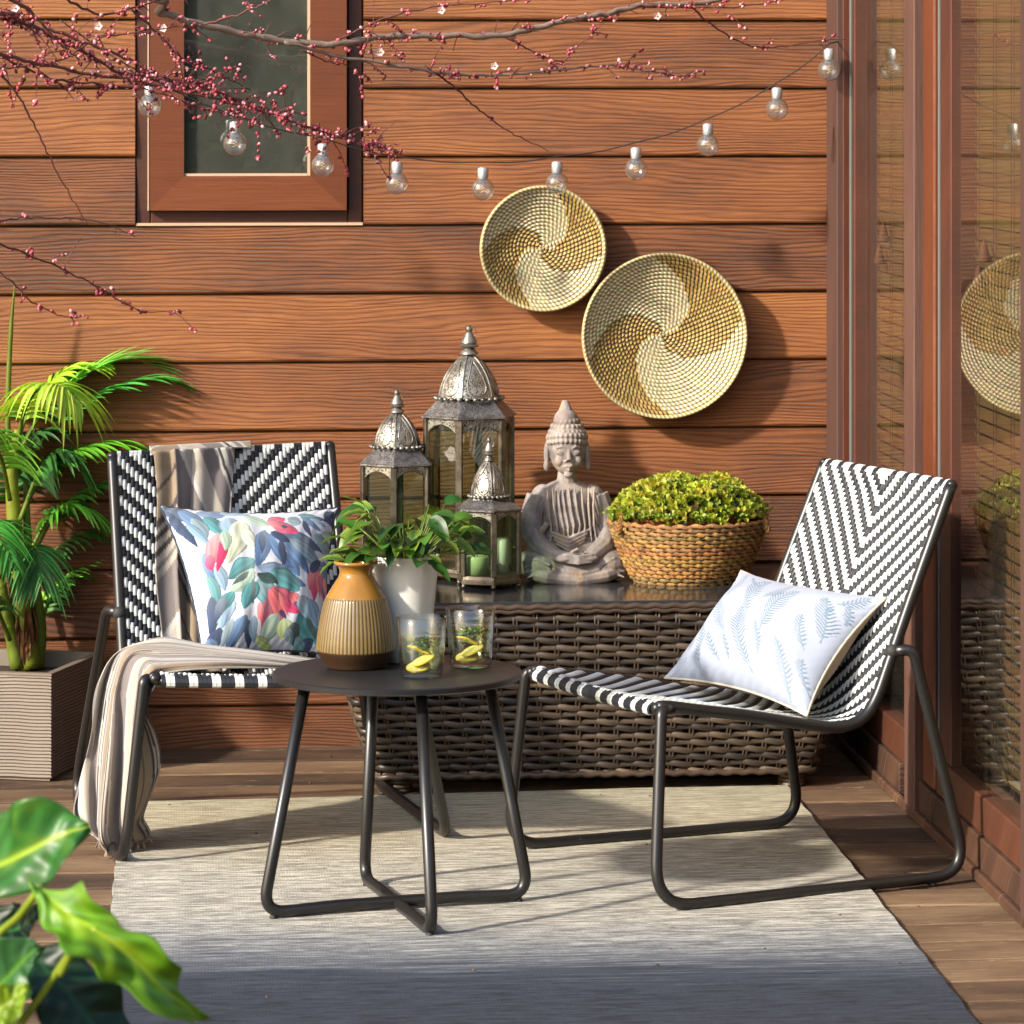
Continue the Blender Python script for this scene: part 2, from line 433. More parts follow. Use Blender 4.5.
# ------------------------------------------------------------------ sliding door wall (right)
door = thing('sliding_door', (1.46, 7.0, 0), 'glazed sliding door with reddish wood frames and bamboo blinds behind the glass', 'door')
def xat(px, X): return Xp(px, 500, X).y
pl = MB()
for (a, b) in ((YWALL, 7.93), (7.82, 7.6), (7.597, 6.4), (6.397, 5.0), (4.997, 3.0)):
    pl.cur = (R.random(), R.random(), 0); pl.box(1.466, 1.62, b, a - .003, 0, .078, .003)
for (a, b) in ((YWALL, 7.6), (7.597, 6.2), (6.197, 3.0)):
    pl.cur = (R.random(), R.random(), 0); pl.box(1.453, 1.4657, b, a - .003, 0.0015, .022, .003)
pl.build('plinth', M['plinth'], door, smooth=False)
def stile(mb, X, y0, y1, z0=.0785, z1=2.6, dep=.06, b=.002):
    mb.cur = (R.random(), R.random(), 0); mb.box(X, X + dep, min(y0, y1), max(y0, y1), z0, z1, b)
# corner post by the wall
XA = 1.447
cp = MB(); stile(cp, XA, YWALL - .018, xat(837, XA), 0.002); cp.build('corner_post', M['post'], door, smooth=False)
cs = MB(); stile(cs, 1.460, xat(837, XA) - .002, xat(846, 1.468)); 
cs.build('corner_frame', M['framev'], door, smooth=False)
se = MB(); stile(se, 1.474, xat(846, 1.468) - .002, xat(850, 1.474)); ya = xat(850, 1.474)
se.build('seal_strip', M['seal'], door, smooth=False)
c2 = MB(); stile(c2, 1.478, ya - .001, xat(858, 1.486)); yg0 = xat(858, 1.486)
c2.build('corner_bead', M['darkwood'], door, smooth=False)
# mid post and sash
ypA, ypB = xat(904, 1.455), xat(913.5, 1.455)
mp = MB(); stile(mp, 1.455, ypA, ypB, .002, b=.003); mp.build('door_post', M['post'], door, smooth=False)
dk2 = MB(); stile(dk2, 1.482, ypB - .001, ypB - .018); dk2.build('dark_gap', M['dark'], door, smooth=False)
ysA = ypB - .019; ysB = xat(934.5, 1.472)
ss = MB(); stile(ss, 1.470, ysA, ysB, .082, b=.004); ss.build('door_stile', M['framev'], door, smooth=False)
s3 = MB(); yq = xat(938.5, 1.478); stile(s3, 1.478, ysB - .001, yq, .1); s3.build('seal_strip', M['seal'], door, smooth=False)
s4 = MB(); yr = xat(952.5, 1.485); stile(s4, 1.4815, yq - .001, yr, .1); s4.build('door_bead', M['darkwood'], door, smooth=False)
ypC = xat(1020, 1.455)
s5 = MB(); stile(s5, 1.455, ypC, ypC - .11, .002, b=.003); s5.build('door_post', M['post'], door, smooth=False)
# bottom rails and glass
rl = MB()
for (a, b) in ((yg0 + .06, ypA + .001), (yq - .001, ypC + .001), (ypC - .111, 5.2)):
    rl.cur = (R.random(), R.random(), 0); rl.box(1.4735, 1.53, b, a, .0795, .150, .003)
rl.build('bottom_rail', woodboards('rail_wood', [(.1, sr(52, 26, 15)), (.5, sr(84, 46, 28)), (.9, sr(120, 78, 52))], gr=.08, bump=.2, rough=.55), door, smooth=False)
gl = MB()
for (a, b) in ((yg0, ypA + .002), (yr, ypC + .001), (ypC - .112, 5.2)):
    gl.face(*[gl.vert((XG, y_, z_)) for y_, z_ in ((a, .1505), (b, .1505), (b, 2.6), (a, 2.6))])
gl.build('pane', M['doorglass'], door, smooth=False)
# bamboo blinds behind glass
def blind(y0, y1):
    bl = MB(); z = .16; i = 0
    while z < 2.5:
        bl.cur = tuple(x * R.uniform(.85, 1.1) for x in sr(116, 88, 48))
        if R.random() < .0: pass
        tilt = .004 + R.uniform(-.001, .001)
        a = [bl.vert((XG + .040 + tilt, y0, z)), bl.vert((XG + .040 + tilt, y1, z)), bl.vert((XG + .040 - tilt, y1, z + .0248)), bl.vert((XG + .040 - tilt, y0, z + .0248))]
        b = [bl.vert(Vector(bl.v[q]) + Vector((.002, 0, 0))) for q in a]
        bl.face(*a); bl.face(*b[::-1])
        for q in range(4): bl.face(a[q], b[q], b[(q + 1) % 4], a[(q + 1) % 4])
        z += .0265; i += 1
    o = bl.build('bamboo_blind', M['blind'], door, smooth=False)
    cd = MB(); cd.cur = sr(70, 44, 24)
    n = max(2, int(abs(y1 - y0) / .14)); 
    for q in range(n):
        y = min(y0, y1) + (q + .5) * abs(y1 - y0) / n
        for e in (-.012, .012): cd.box(XG + .030, XG + .0315, y + e, y + e + .0018, .16, 2.5)
    cd.build('blind_cord', M['cord'], o, smooth=False)
    tz = MB(); tz.cur = sr(92, 52, 30)
    ym = max(y0, y1) - .13
    for (yy, zz) in ((ym, 1.08), (ym - .05, 1.13)):
        tz.lathe([(.012, 0), (.013, .004), (.004, .04), (.001, .044)], (XG + .022, yy, zz), 10)
    tz.build('cord_tassel', M['cord'], o)
bm_ = N('bamboo_slats'); aa = bm_.n('ShaderNodeAttribute', attribute_name='col'); vv = bm_.coord((40, 3, 400))
bm_.set(Base_Color=bm_.mix(1.0, aa.outputs['Color'], bm_.ramp(bm_.noise(vv, 1, 4, .6), [(.2, .6), (.8, 1.0)]), 'MULTIPLY'), Roughness=.6); M['blind'] = bm_.mat
M['cord'] = attr('blind_cord', .8)
blind(yg0 + .02, ypA - .01); blind(yr + .02, ypC - .02); blind(ypC - .13, 5.3)
rb = MB(); rb.box(XG + .085, XG + .1, 5.0, 8.72, .08, 2.6); rb.build('room_side', M['room'], door, smooth=False)
# ------------------------------------------------------------------ rug
rg = MB()
rA, rB = Zp(787, 789.5), Zp(1005, 1062); rC, rD = Zp(96, 1080), Zp(121, 806.5)
T = .007
NX, NY = 60, 80
def rugp(u, v):
    p = rC.lerp(rB, u).lerp(rD.lerp(rA, u), v)
    e = min(u, 1 - u, v, 1 - v); ed_ = .0022 * mnoise.noise(Vector((p.x * 9, p.y * 9, 5))) * (1 if e < 1e-6 else 0); p = p + Vector((ed_, ed_, 0))
    return Vector((p.x + .0012 * math.sin(v * 90) * (1 if u in (0, 1) else 0), p.y, T + .0025 + .0030 * mnoise.noise(Vector((p.x * 3, p.y * 5, 0)))))
ids = rg.grid(rugp, NX, NY, uvf=lambda u, v: (u, v))
edge = [ids[0][i] for i in range(NX + 1)] + [ids[j][NX] for j in range(1, NY + 1)] + [ids[NY][i] for i in range(NX - 1, -1, -1)] + [ids[j][0] for j in range(NY - 1, 0, -1)]
low = [rg.vert((rg.v[i][0], rg.v[i][1], .001), rg.uv[i]) for i in edge]
for q in range(len(edge)): rg.face(edge[q], low[q], low[(q + 1) % len(edge)], edge[(q + 1) % len(edge)])
rm_ = N('rug_weave'); tc = rm_.n('ShaderNodeTexCoord'); sp = rm_.n('ShaderNodeSeparateXYZ'); rm_.l(tc.outputs['Object'], sp.inputs[0])
X_, Y_ = sp.outputs[0], sp.outputs[1]
def rv(sx, sy):
    c = rm_.n('ShaderNodeCombineXYZ'); rm_.l(rm_.math('MULTIPLY', X_, sx), c.inputs[0]); rm_.l(rm_.math('MULTIPLY', Y_, sy), c.inputs[1]); return c.outputs[0]
streak = rm_.noise(rv(3.5, 160), 1, 4, .65); streak2 = rm_.noise(rv(11, 120), 1, 7, .82); band = rm_.noise(rv(.4, 14), 1, 3, .6)
yb = Zp(500, 972).y; yt = Zp(500, 800).y
t = rm_.math('DIVIDE', rm_.math('SUBTRACT', Y_, yb), yt - yb)           # 0 at the navy border, 1 at the far edge
t = rm_.math('ADD', t, rm_.math('MULTIPLY', rm_.math('SUBTRACT', streak, .5), .5))
t = rm_.math('ADD', t, rm_.math('MULTIPLY', rm_.math('SUBTRACT', band, .5), .22))
t = rm_.math('ADD', t, rm_.math('MULTIPLY', rm_.math('SUBTRACT', X_, .55), .05))
base = rm_.ramp(rm_.math('MULTIPLY_ADD', t, .7, .2), [(.0, sr(15, 20, 30)), (.165, sr(22, 31, 47)), (.205, sr(96, 103, 113)), (.30, sr(182, 183, 180)), (.38, sr(216, 211, 197)), (.6, sr(214, 209, 194)), (.78, sr(210, 201, 174)), (.95, sr(188, 184, 158))])
base = rm_.mix(rm_.ramp(streak2, [(.44, 0.0), (.53, .8)]), base, rm_.mix(rm_.ramp(rm_.math('MULTIPLY_ADD', t, .7, .2), [(.2, 1.0), (.75, .2)]), sr(146, 130, 100), sr(58, 66, 80)))
rm_.set(Base_Color=base, Roughness=.95)
wv = rm_.n('ShaderNodeTexWave'); wv.bands_direction = 'Y'; wv.inputs['Scale'].default_value = 38; wv.inputs['Distortion'].default_value = 1.5; rm_.l(tc.outputs['Object'], wv.inputs['Vector'])
w2 = rm_.n('ShaderNodeTexWave'); w2.bands_direction = 'X'; w2.inputs['Scale'].default_value = 60; w2.inputs['Distortion'].default_value = 1.0; rm_.l(tc.outputs['Object'], w2.inputs['Vector'])
rm_.bump(rm_.math('ADD', rm_.math('ADD', rm_.math('MULTIPLY', wv.outputs['Fac'], .7), rm_.math('MULTIPLY', w2.outputs['Fac'], .08)), rm_.math('MULTIPLY', streak2, 2.2)), .8, .003)
tag(rg.build('rug', rm_.mat, smooth=False), 'flatwoven rug fading from cream at the back to navy blue at the front', 'rug')
# ------------------------------------------------------------------ woven lounge chairs
PROF = [(0, .362), (.02, .3645), (.1, .352), (.2, .337), (.3, .318), (.37, .306), (.415, .305), (.452, .318), (.478, .350), (.505, .41), (.56, .537), (.61, .648), (.647, .73)]
prof3 = spline([Vector((a, b, 0)) for a, b in PROF], 10)
arc = [0.0]
for a, b in zip(prof3, prof3[1:]): arc.append(arc[-1] + (b - a).length)
AL = arc[-1]
def prof(s):
    s = max(0, min(AL, s)); lo = 0
    for i in range(len(arc) - 1):
        if arc[i + 1] >= s: lo = i; break
    q = (s - arc[lo]) / max(1e-9, arc[lo + 1] - arc[lo]); p = prof3[lo].lerp(prof3[lo + 1], q)
    return p.x / .647, p.y
class Chair:
    def __init__(s, fa, fb, ta, tb): s.fa, s.fb, s.ta, s.tb = fa, fb, ta, tb   # a = u 0 side, b = u 1 side
    def edge(s, u, sv):
        t, z = prof(sv); f = s.fa.lerp(s.fb, u); tp = s.ta.lerp(s.tb, u); p = f.lerp(tp, t); p.z = z; return p
    def at(s, u, sv, off=0.0):
        p = s.edge(u, sv); sag = .013 * (1 - (2 * u - 1) ** 2) * min(1, sv / .05 + .3) * min(1, (AL - sv) / .05 + .2)
        a = s.edge(u, sv + .004) - s.edge(u, sv - .004); b = s.fb - s.fa; b.z = 0
        n = b.cross(a).normalized()
        if n.z < 0 and sv < .3: n = -n
        if not hasattr(s, 'sg'): s.sg = 1 if s._n(.5, .2).z > 0 else -1
        n = s._n(u, sv) * s.sg
        return p + n * (off - sag)
    def _n(s, u, sv):
        a = s.edge(u, sv + .004) - s.edge(u, sv - .004); b = s.fb - s.fa; b = Vector((b.x, b.y, 0))
        return b.cross(a).normalized()
def make_chair(ch, legs, label):
    org = (ch.fa + ch.fb + ch.ta + ch.tb) / 4; org = Vector((org.x, org.y, 0))
    root = thing('lounge_chair', org, label, 'chair', 'woven lounge chairs')
    NC = 52; PER = .0425; wv = MB()
    for i in range(NC):
        u0 = .022 + (i + .04) / NC * .956; u1 = .022 + (i + .96) / NC * .956
        col = abs(i + .5 - NC / 2)
        ph = col * .2
        # cell boundaries
        s0 = -.004; k = math.floor((s0 / PER - ph) * 2)
        while True:
            a = (k / 2 + ph) * PER; b = a + PER / 2; white = (k % 2 == 0)
            k += 1
            if b < 0: continue
            if a > AL: break
            a = max(a, 0); b = min(b, AL)
            if b - a < .001: continue
            rows = []
            for j in range(5):
                q = j / 4; s_ = a + (b - a) * q; hb = .0022 * math.sin(PI * q) ** .6 + (.0012 if white else 0)
                rows.append([wv.vert(ch.at(u0 + (u1 - u0) * e, s_, hb + (0.0016 if e in (.3, .7) else 0))) for e in (0, .3, .7, 1)])
            for r0, r1 in zip(rows, rows[1:]):
                for e in range(3): wv.face(r0[e], r0[e + 1], r1[e + 1], r1[e], mi=0 if white else 1)
    # rolled lip at the front and at the top
    for (sv, dirn) in ((0, -1), (AL, 1)):
        for i in range(NC):
            u0 = .022 + (i + .04) / NC * .956; u1 = .022 + (i + .96) / NC * .956
            white = (math.floor((sv / PER - abs(i + .5 - NC / 2) * .2) * 2) % 2 == 0)
            for seg in range(5):
                an = [PI * (seg + e) / 5 for e in (0, 1)]
                q = []
                for (u, A) in ((u0, an[0]), (u1, an[0]), (u1, an[1]), (u0, an[1])):
                    p = ch.at(u, sv); n = ch._n(u, sv) * ch.sg
                    t = (ch.edge(u, sv + .003) - ch.edge(u, sv - .003)).normalized() * dirn
                    if sv == 0: t = (ch.edge(u, .006) - ch.edge(u, .001)).normalized() * -1
                    if sv == AL: t = (ch.edge(u, AL - .001) - ch.edge(u, AL - .006)).normalized()
                    q.append(p - n * .010 + (n * math.cos(A) + t * math.sin(A)) * .0115)
                wv.face(*[wv.vert(x) for x in q], mi=0 if white else 1)
    back = MB()
    back.grid(lambda a, b: ch.at(.02 + a * .96, b * AL, -.003), 24, 60)
    wv.build('woven_seat', [M['white_strand'], M['black_strand']], root)
    back.build('seat_backing', M['black_strand'], root)
    fr = MB()
    def side(u, n=60): return [ch.at(u, AL * k / n, -.006) for k in range(n + 1)]
    A = side(0); B = side(1)
    path = A + spline([A[-1], ch.at(.03, AL + 0, -.004) + Vector((0, 0, .012)), ch.at(.5, AL, -.004) + Vector((0, 0, .006)), ch.at(.97, AL, -.004) + Vector((0, 0, .012)), B[-1]], 5)[1:-1] + B[::-1]
    fr.tube(A, .0108, 12); fr.tube(B, .0108, 12)
    fr.tube([ch.at(k / 16, AL - .001, -.011) for k in range(17)], .0085, 12); fr.tube([ch.at(k / 16, .001, -.011) for k in range(17)], .0085, 12)
    fr.ball(A[-1], .0108, 10, 8); fr.ball(B[-1], .0108, 10, 8); fr.ball(A[0], .0108, 10, 8); fr.ball(B[0], .0108, 10, 8)
    fr.build('seat_frame', M['steel'], root)
    for (u, Ff, Bb) in legs:
        lg = MB(); sgn = -1 if u == 0 else 1
        out = (ch.fb - ch.fa); out.z = 0; out = out.normalized() * sgn
        S0 = ch.edge(u, .012) + Vector((0, 0, -.012)); S1 = ch.edge(u, .035) + out * .012 + Vector((0, 0, -.012))
        sR = arc[min(range(len(arc)), key=lambda i: abs(prof3[i].y - .43) + (10 if prof3[i].x < .45 else 0))]
        Rr = ch.edge(u, sR) - ch._n(u, sR) * ch.sg * .004
        topf = ch.edge(u, .0) + out * .020 + Vector((0, 0, -.006))
        back_dir = (ch.ta - ch.fa); back_dir.z = 0; back_dir.normalize()
        pts = [ch.edge(u, .03) + out * .004 + Vector((0, 0, -.01)), topf, Ff, Bb, Rr + back_dir * .030 + out * .022 + Vector((0, 0, .004)), Rr + out * .004]
        pa = []
        p = [Vector(q) for q in pts]
        res = [p[0]]
        for q, rad in zip(range(1, len(p) - 1), (.022, .07, .06, .045)):
            seg = fillet([p[q - 1], p[q], p[q + 1]], rad, 9)[1:-1]; res += seg
        res.append(p[-1])
        lg.tube(res, .0105, 14)
        lo = lg.build('sled_leg', M['steel'], root)
        for q in (.12, .88):
            fg = MB(); c = Ff.lerp(Bb, q); c.z = .004; fg.ball(c, .009, 8, 6, (1, 1, .6)); fg.build('foot_glide', M['rubber'], lo)
        fg = MB(); fg.ball(Rr + out * .002, .014, 10, 8); fg.build('joint_cap', M['rubber'], lo)
    return root
zt = .0175 + .0
RZ = .019
chR = Chair(Zp(531, 669, .362), Zp(656, 705, .362), Zp(822, 462, .73), Zp(949, 484, .73))
make_chair(chR, [(0, Zp(507, 846, RZ), Zp(800, 822, RZ)), (1, Zp(655, 908, RZ), Zp(968, 874, RZ - .004))], 'black and white zigzag woven lounge chair by the glass door, holding the pale leaf-print cushion')
chL = Chair(Zp(155, 676, .362), Zp(405, 674, .362), Zp(112, 456, .73), Zp(330, 445, .73))
make_chair(chL, [(0, Zp(124, 862, RZ - .004), Zp(74, 798, .014)), (1, Zp(447, 834, RZ), Zp(374, 780, RZ))], 'black and white zigzag woven lounge chair with the throw over it, beside the palm planter')
# ------------------------------------------------------------------ side table
TZ = .43; TC = Zp(397.3, 671, TZ); TX, TY = TC.x, TC.y
tb = thing('side_table', (TX, TY, 0), 'round dark metal side table on crossed bent tube legs, in the middle of the rug', 'table')
tp = MB(); RT = .2197
tp.lathe([(0.001, TZ - .012), (RT - .004, TZ - .012), (RT, TZ - .010), (RT + .0005, TZ - .002), (RT - .003, TZ), (RT - .006, TZ - .0005), (.001, TZ - .0005)], (TX, TY, 0), 96, capb=False)
tp.build('table_top', M['tabletop'], tb, auto=40)
for i, ang in enumerate((14, -79)):
    a = math.radians(ang) - TH * 0; d = Vector((math.cos(a), math.sin(a), 0)); C = Vector((TX, TY, 0))
    zf = .0165 + (.000 if i else .0035)
    rf, rt = .246, .168
    q = [C - d * rt + Vector((0, 0, TZ - .0125)), C - d * rf + Vector((0, 0, .019)), C - d * .11 + Vector((0, 0, zf + .004)), C + d * .11 + Vector((0, 0, zf + .004)), C + d * rf + Vector((0, 0, .019)), C + d * rt + Vector((0, 0, TZ - .0125))]
    res = [q[0]]
    for j, rad in ((1, .036), (2, .1), (3, .1), (4, .036)): res += fillet([q[j - 1], q[j], q[j + 1]], rad, 9)[1:-1]
    res.append(q[-1])
    lg = MB(); lg.tube(res, .0105, 14); o = lg.build('leg_loop', M['steel'], tb)
    for sg in (-1, 1):
        g = MB(); g.ball(C + d * sg * (rf - .020) + Vector((0, 0, .0095)), .0072, 10, 8, (1, 1, 1.25)); g.build('foot', M['rubber'], o)
# ------------------------------------------------------------------ ribbed vase
VC = Zp(356, 667, TZ); s_ = 3921 / 7.127; vs = thing('ribbed_vase', VC, 'ribbed brown pottery vase with glossy amber neck, on the side table', 'vase')
pf = [(27, 672), (28.5, 671), (31, 667), (36.5, 659), (38.6, 655), (38.8, 652), (38.3, 645), (36.5, 632), (33.5, 617), (30.5, 606), (29, 603), (26.5, 598.5), (22, 591), (18, 585), (16.3, 581), (16.2, 577), (18, 573.5), (21, 571.5), (21.8, 570), (21, 568.4), (19, 568.2), (16, 570), (14, 576)]
z_of = lambda y: (672 - y) / s_
prf = [Vector((r / s_, z_of(y), 0)) for r, y in pf]
prs = [(p.x, p.y) for p in spline(prf, 5)]
vb = MB(); n = 440
def vmod(a, z):
    if z_of(654.5) < z < z_of(603.5): return 1 + .016 * (abs(math.cos(a * 30)) ** .7 - .75)
    return 1.0
rings = []
for (r, z) in prs:
    zz = z
    if z < z_of(654.5): cc = sr(64, 44, 24)
    elif z < z_of(603.5): cc = sr(128, 92, 52)
    else: cc = sr(158, 112, 44)
    ring = []
    for k in range(n):
        a = 2 * PI * k / n; md = vmod(a, z); q = r * md
        vb.cur = cc
        if z_of(654.5) < z < z_of(603.5):
            g = abs(math.cos(a * 30)); lo = sr(52, 38, 18); hi = sr(134, 110, 64)
            vb.cur = tuple(lo[e] * (1 - g) + hi[e] * g for e in range(3))
        ring.append(vb.vert((VC.x + q * math.cos(a), VC.y + q * math.sin(a), VC.z + zz)))
    rings.append(ring)
for a, b in zip(rings, rings[1:]):
    for k in range(n): vb.face(a[k], a[(k + 1) % n], b[(k + 1) % n], b[k])
vb.face(*rings[0][::-1]); vb.face(*rings[-1])
vm = N('vase_glaze'); at = vm.n('ShaderNodeAttribute', attribute_name='col'); tc = vm.n('ShaderNodeTexCoord'); sp = vm.n('ShaderNodeSeparateXYZ'); vm.l(tc.outputs['Object'], sp.inputs[0])
up = vm.math('GREATER_THAN', sp.outputs[2], VC.z + z_of(604))
nz = vm.ramp(vm.noise(vm.coord((1, 1, .3)), 30, 4, .6), [(.3, .72), (.7, 1.0)])
vm.set(Base_Color=vm.mix(1.0, at.outputs['Color'], nz, 'MULTIPLY'), Roughness=vm.math('MULTIPLY_ADD', up, -.32, .42), Coat_Weight=.3)
vb.build('vase_body', vm.mat, vs)
# ------------------------------------------------------------------ white pot and its plant
PC = Zp(406, 661, TZ); s_ = 3921 / ((H - TZ) * F / 561)
pt = thing('white_flower_pot', PC, 'tall tapered white plant pot standing on the side table behind the vase', 'pot')
pb = MB(); pb.lathe([(.036, 0), (.040, .002), (.043, .02), (.0595, .186), (.0605, .190), (.0585, .191), (.056, .183), (.054, .17)], PC, 64)
pb.build('pot_wall', simple('white_ceramic', (.80, .78, .73), .35, var=.03), pt)
so_ = MB(); so_.lathe([(.001, .168), (.0545, .172)], PC, 24, capb=False); so_.build('potting_soil', simple('soil', (.03, .02, .012), .95, bump=.6), pt)
M['leaf'] = leafmat('plant_leaf', .32, .28)
gpn = thing('variegated_plant', PC + Vector((0, 0, .17)), 'leafy green plant with yellow edged leaves growing in the white pot', 'plant')
lf = MB(); stm = MB(); stm.cur = sr(110, 130, 50)
dirs = []
for i in range(120):
    a = R.uniform(0, 2 * PI); el = R.uniform(.0, 1.2)
    ln = R.uniform(.05, .105) * (1.15 if abs(math.cos(a)) > .6 else .8)
    d = Vector((math.cos(a) * math.cos(el), math.sin(a) * math.cos(el), math.sin(el)))
    b0 = PC + Vector((math.cos(a) * .02, math.sin(a) * .02, .168)); tipb = b0 + d * ln + Vector((0, 0, .012))
    stm.tube([b0, b0.lerp(tipb, .5) + Vector((0, 0, .008)), tipb], .0014, 5)
    L = R.uniform(.036, .058); out = Vector((math.cos(a + R.uniform(-.6, .6)), math.sin(a + R.uniform(-.6, .6)), R.uniform(-.35, .6))).normalized()
    dr = R.uniform(.05, .65)
    path = [tipb + out * L * t + Vector((0, 0, -dr * L * t * t)) for t in (0, .17, .34, .5, .67, .84, 1)]
    g = R.random(); c1 = tuple(x * R.uniform(.8, 1.2) for x in (sr(52, 92, 34) if g < .6 else sr(84, 128, 40)))
    c2 = sr(168, 184, 74) if R.random() < .55 else c1
    up = (Vector((0, 0, 1)) + Vector((R.uniform(-.5, .5), R.uniform(-.9, .2), 0))).normalized()
    lf.leaf(path, R.uniform(.0115, .0165), up, .25, c1, tuple(c1[e] * .45 + c2[e] * .55 for e in range(3)), wav=.12)
stm.build('stem', M['leaf'], gpn); tag(lf.build('foliage', M['leaf'], gpn), kind=None)
# ------------------------------------------------------------------ drinking glasses
M['glass'] = thinglass('tumbler_glass', (.97, .98, .97), 1.5, boost=2.2)
M['water'] = thinglass('water', (.93, .95, .80), 1.33, boost=1.6)
M['lemon'] = attr('lemon_flesh', .35, .1, 60); M['mint'] = leafmat('mint_leaf', .4, .35)
def tumbler(C, label, lvl, seed, hgt=.105):
    q = random.Random(seed); t = thing('drinking_glass', C, label, 'glass', 'lemon water glasses on the side table')
    g = MB(); rb_, rt_ = .0365, .0450; b = .012
    ro = lambda z: rb_ + (rt_ - rb_) * z / hgt
    g.lathe([(.001, .0005), (rb_ - .003, .0005), (rb_, .003), (ro(hgt * .5), hgt * .5), (ro(hgt) - .0006, hgt - .0006), (ro(hgt) - .0014, hgt), (ro(hgt) - .0022, hgt - .0006),
             (ro(lvl) - .0025, lvl), (ro(b) - .0028, b + .003), (ro(b) - .006, b), (.001, b - .0005)], C, 56, capb=False)
    g.build('glass_wall', M['glass'], t)
    wt_ = MB(); wt_.lathe([(.001, b + .0006), (ro(b) - .0062, b + .0012), (ro(b) - .0036, b + .004), (ro(lvl) - .0033, lvl - .001), (ro(lvl) - .0045, lvl), (.001, lvl)], C, 48, capb=False)
    wt_.build('water', M['water'], t)
    for (dx, dz, tilt, az) in ((.003, .030, -.40, .16), (-.006, .018, -.12, .30), (-.004, .045, .35, -.25)):
        s = MB(); Mx = Matrix.Translation(C + Vector((dx, -.008 if az > 0 else .008, dz))) @ Matrix.Rotation(tilt, 4, 'Y') @ Matrix.Rotation(az, 4, 'X')
        rr = .0215
        rows = []
        for (rad, z, col) in ((.0, .0016, sr(238, 232, 150)), (.3, .0017, sr(240, 232, 140)), (.78, .0016, sr(236, 226, 120)), (.82, .0018, sr(245, 242, 205)), (.92, .0018, sr(240, 220, 90)), (1.0, .0008, sr(236, 196, 20)), (1.0, -.0008, sr(236, 196, 20)), (.9, -.0018, sr(240, 222, 100)), (.0, -.0018, sr(238, 232, 150))):
            row = []
            for k in range(32):
                a = 2 * PI * k / 32; cc = col
                if .1 < rad < .8 and k % 4 == 0: cc = sr(250, 248, 225)
                s.cur = cc; row.append(s.vert(Mx @ Vector((max(rad, .01) * rr * math.cos(a), max(rad, .01) * rr * math.sin(a), z))))
            rows.append(row)
        for a_, b_ in zip(rows, rows[1:]):
            for k in range(32): s.face(a_[k], a_[(k + 1) % 32], b_[(k + 1) % 32], b_[k])
        s.build('lemon_slice', M['lemon'], t)
    mt = MB()
    for i in range(30):
        a = q.uniform(0, 2 * PI); r = q.uniform(0, .026); p = C + Vector((math.cos(a) * r, math.sin(a) * r, lvl - q.uniform(.003, .018)))
        d = Vector((q.uniform(-1, 1), q.uniform(-1, 1), q.uniform(-.4, .4))).normalized(); L = q.uniform(.009, .014)
        c = tuple(x * q.uniform(.7, 1.3) for x in sr(104, 144, 54))
        mt.leaf([p + d * L * t for t in (0, .25, .5, .75, 1)], .005, Vector((0, 0, 1)), .3, c, c)
    for i in range(40):
        a = q.uniform(0, 2 * PI); r = q.uniform(0, .033); mt.cur = sr(200, 215, 140); mt.ball(C + Vector((math.cos(a) * r, math.sin(a) * r, lvl - q.uniform(.004, .03))), .0016, 6, 4)
    mt.build('mint_leaf', M['mint'], t)
tumbler(Zp(421.5, 676.5, TZ), 'front glass of lemon water on the side table, nearest the vase', .070, 3)
tumbler(Zp(470.5, 666.5, TZ), 'rear glass of lemon water on the side table, nearer the table edge', .074, 5)
# ------------------------------------------------------------------ rattan storage box
ZT = .400
bxf = Zp(600, 769, .035); YF = 8.07
fl = Yp(328, 600, YF).x; fr_ = Yp(862, 600, YF).x; bl_ = Yp(378, 770, YF).x; br_ = Yp(818, 766, YF).x; YB = 8.60
box = thing('rattan_storage_box', ((fl + fr_) / 2, (YF + YB) / 2, 0), 'long dark woven rattan storage box with a glass top against the wall', 'storage box')
def boxpath(z, inset=0.0, n=0):
    t = max(0, min(1, (z - .035) / (ZT - .035))); t = t ** .8
    x0 = bl_ + (fl - bl_) * t + inset; x1 = br_ + (fr_ - br_) * t - inset; y0_ = YF + .03 * (1 - t) + inset; y1_ = YB
    return x0, x1, y0_, y1_
def perim(z, inset=0.0):
    x0, x1, ya_, yb_ = boxpath(z, inset); r = .035
    pts = [Vector((x0, yb_, z))]
    for k in range(7):
        a = PI + (PI / 2) * k / 6; pts.append(Vector((x0 + r + r * math.cos(a), ya_ + r + r * math.sin(a), z)))
    for k in range(7):
        a = 1.5 * PI + (PI / 2) * k / 6; pts.append(Vector((x1 - r + r * math.cos(a), ya_ + r + r * math.sin(a), z)))
    pts.append(Vector((x1, yb_, z))); return pts
def walk(pts, step):
    L = [0]
    for a, b in zip(pts, pts[1:]): L.append(L[-1] + (b - a).length)
    tot = L[-1]; n = int(tot / step); out = []; j = 0
    for i in range(n + 1):
        s = tot * i / n
        while j < len(pts) - 2 and L[j + 1] < s: j += 1
        q = (s - L[j]) / (L[j + 1] - L[j]); t = (pts[j + 1] - pts[j]).normalized()
        out.append((pts[j].lerp(pts[j + 1], q), Vector((t.y, -t.x, 0)), s / tot))
    return out
wk = MB(); ROWP = .0154; NST = 50
z = .040; row = 0
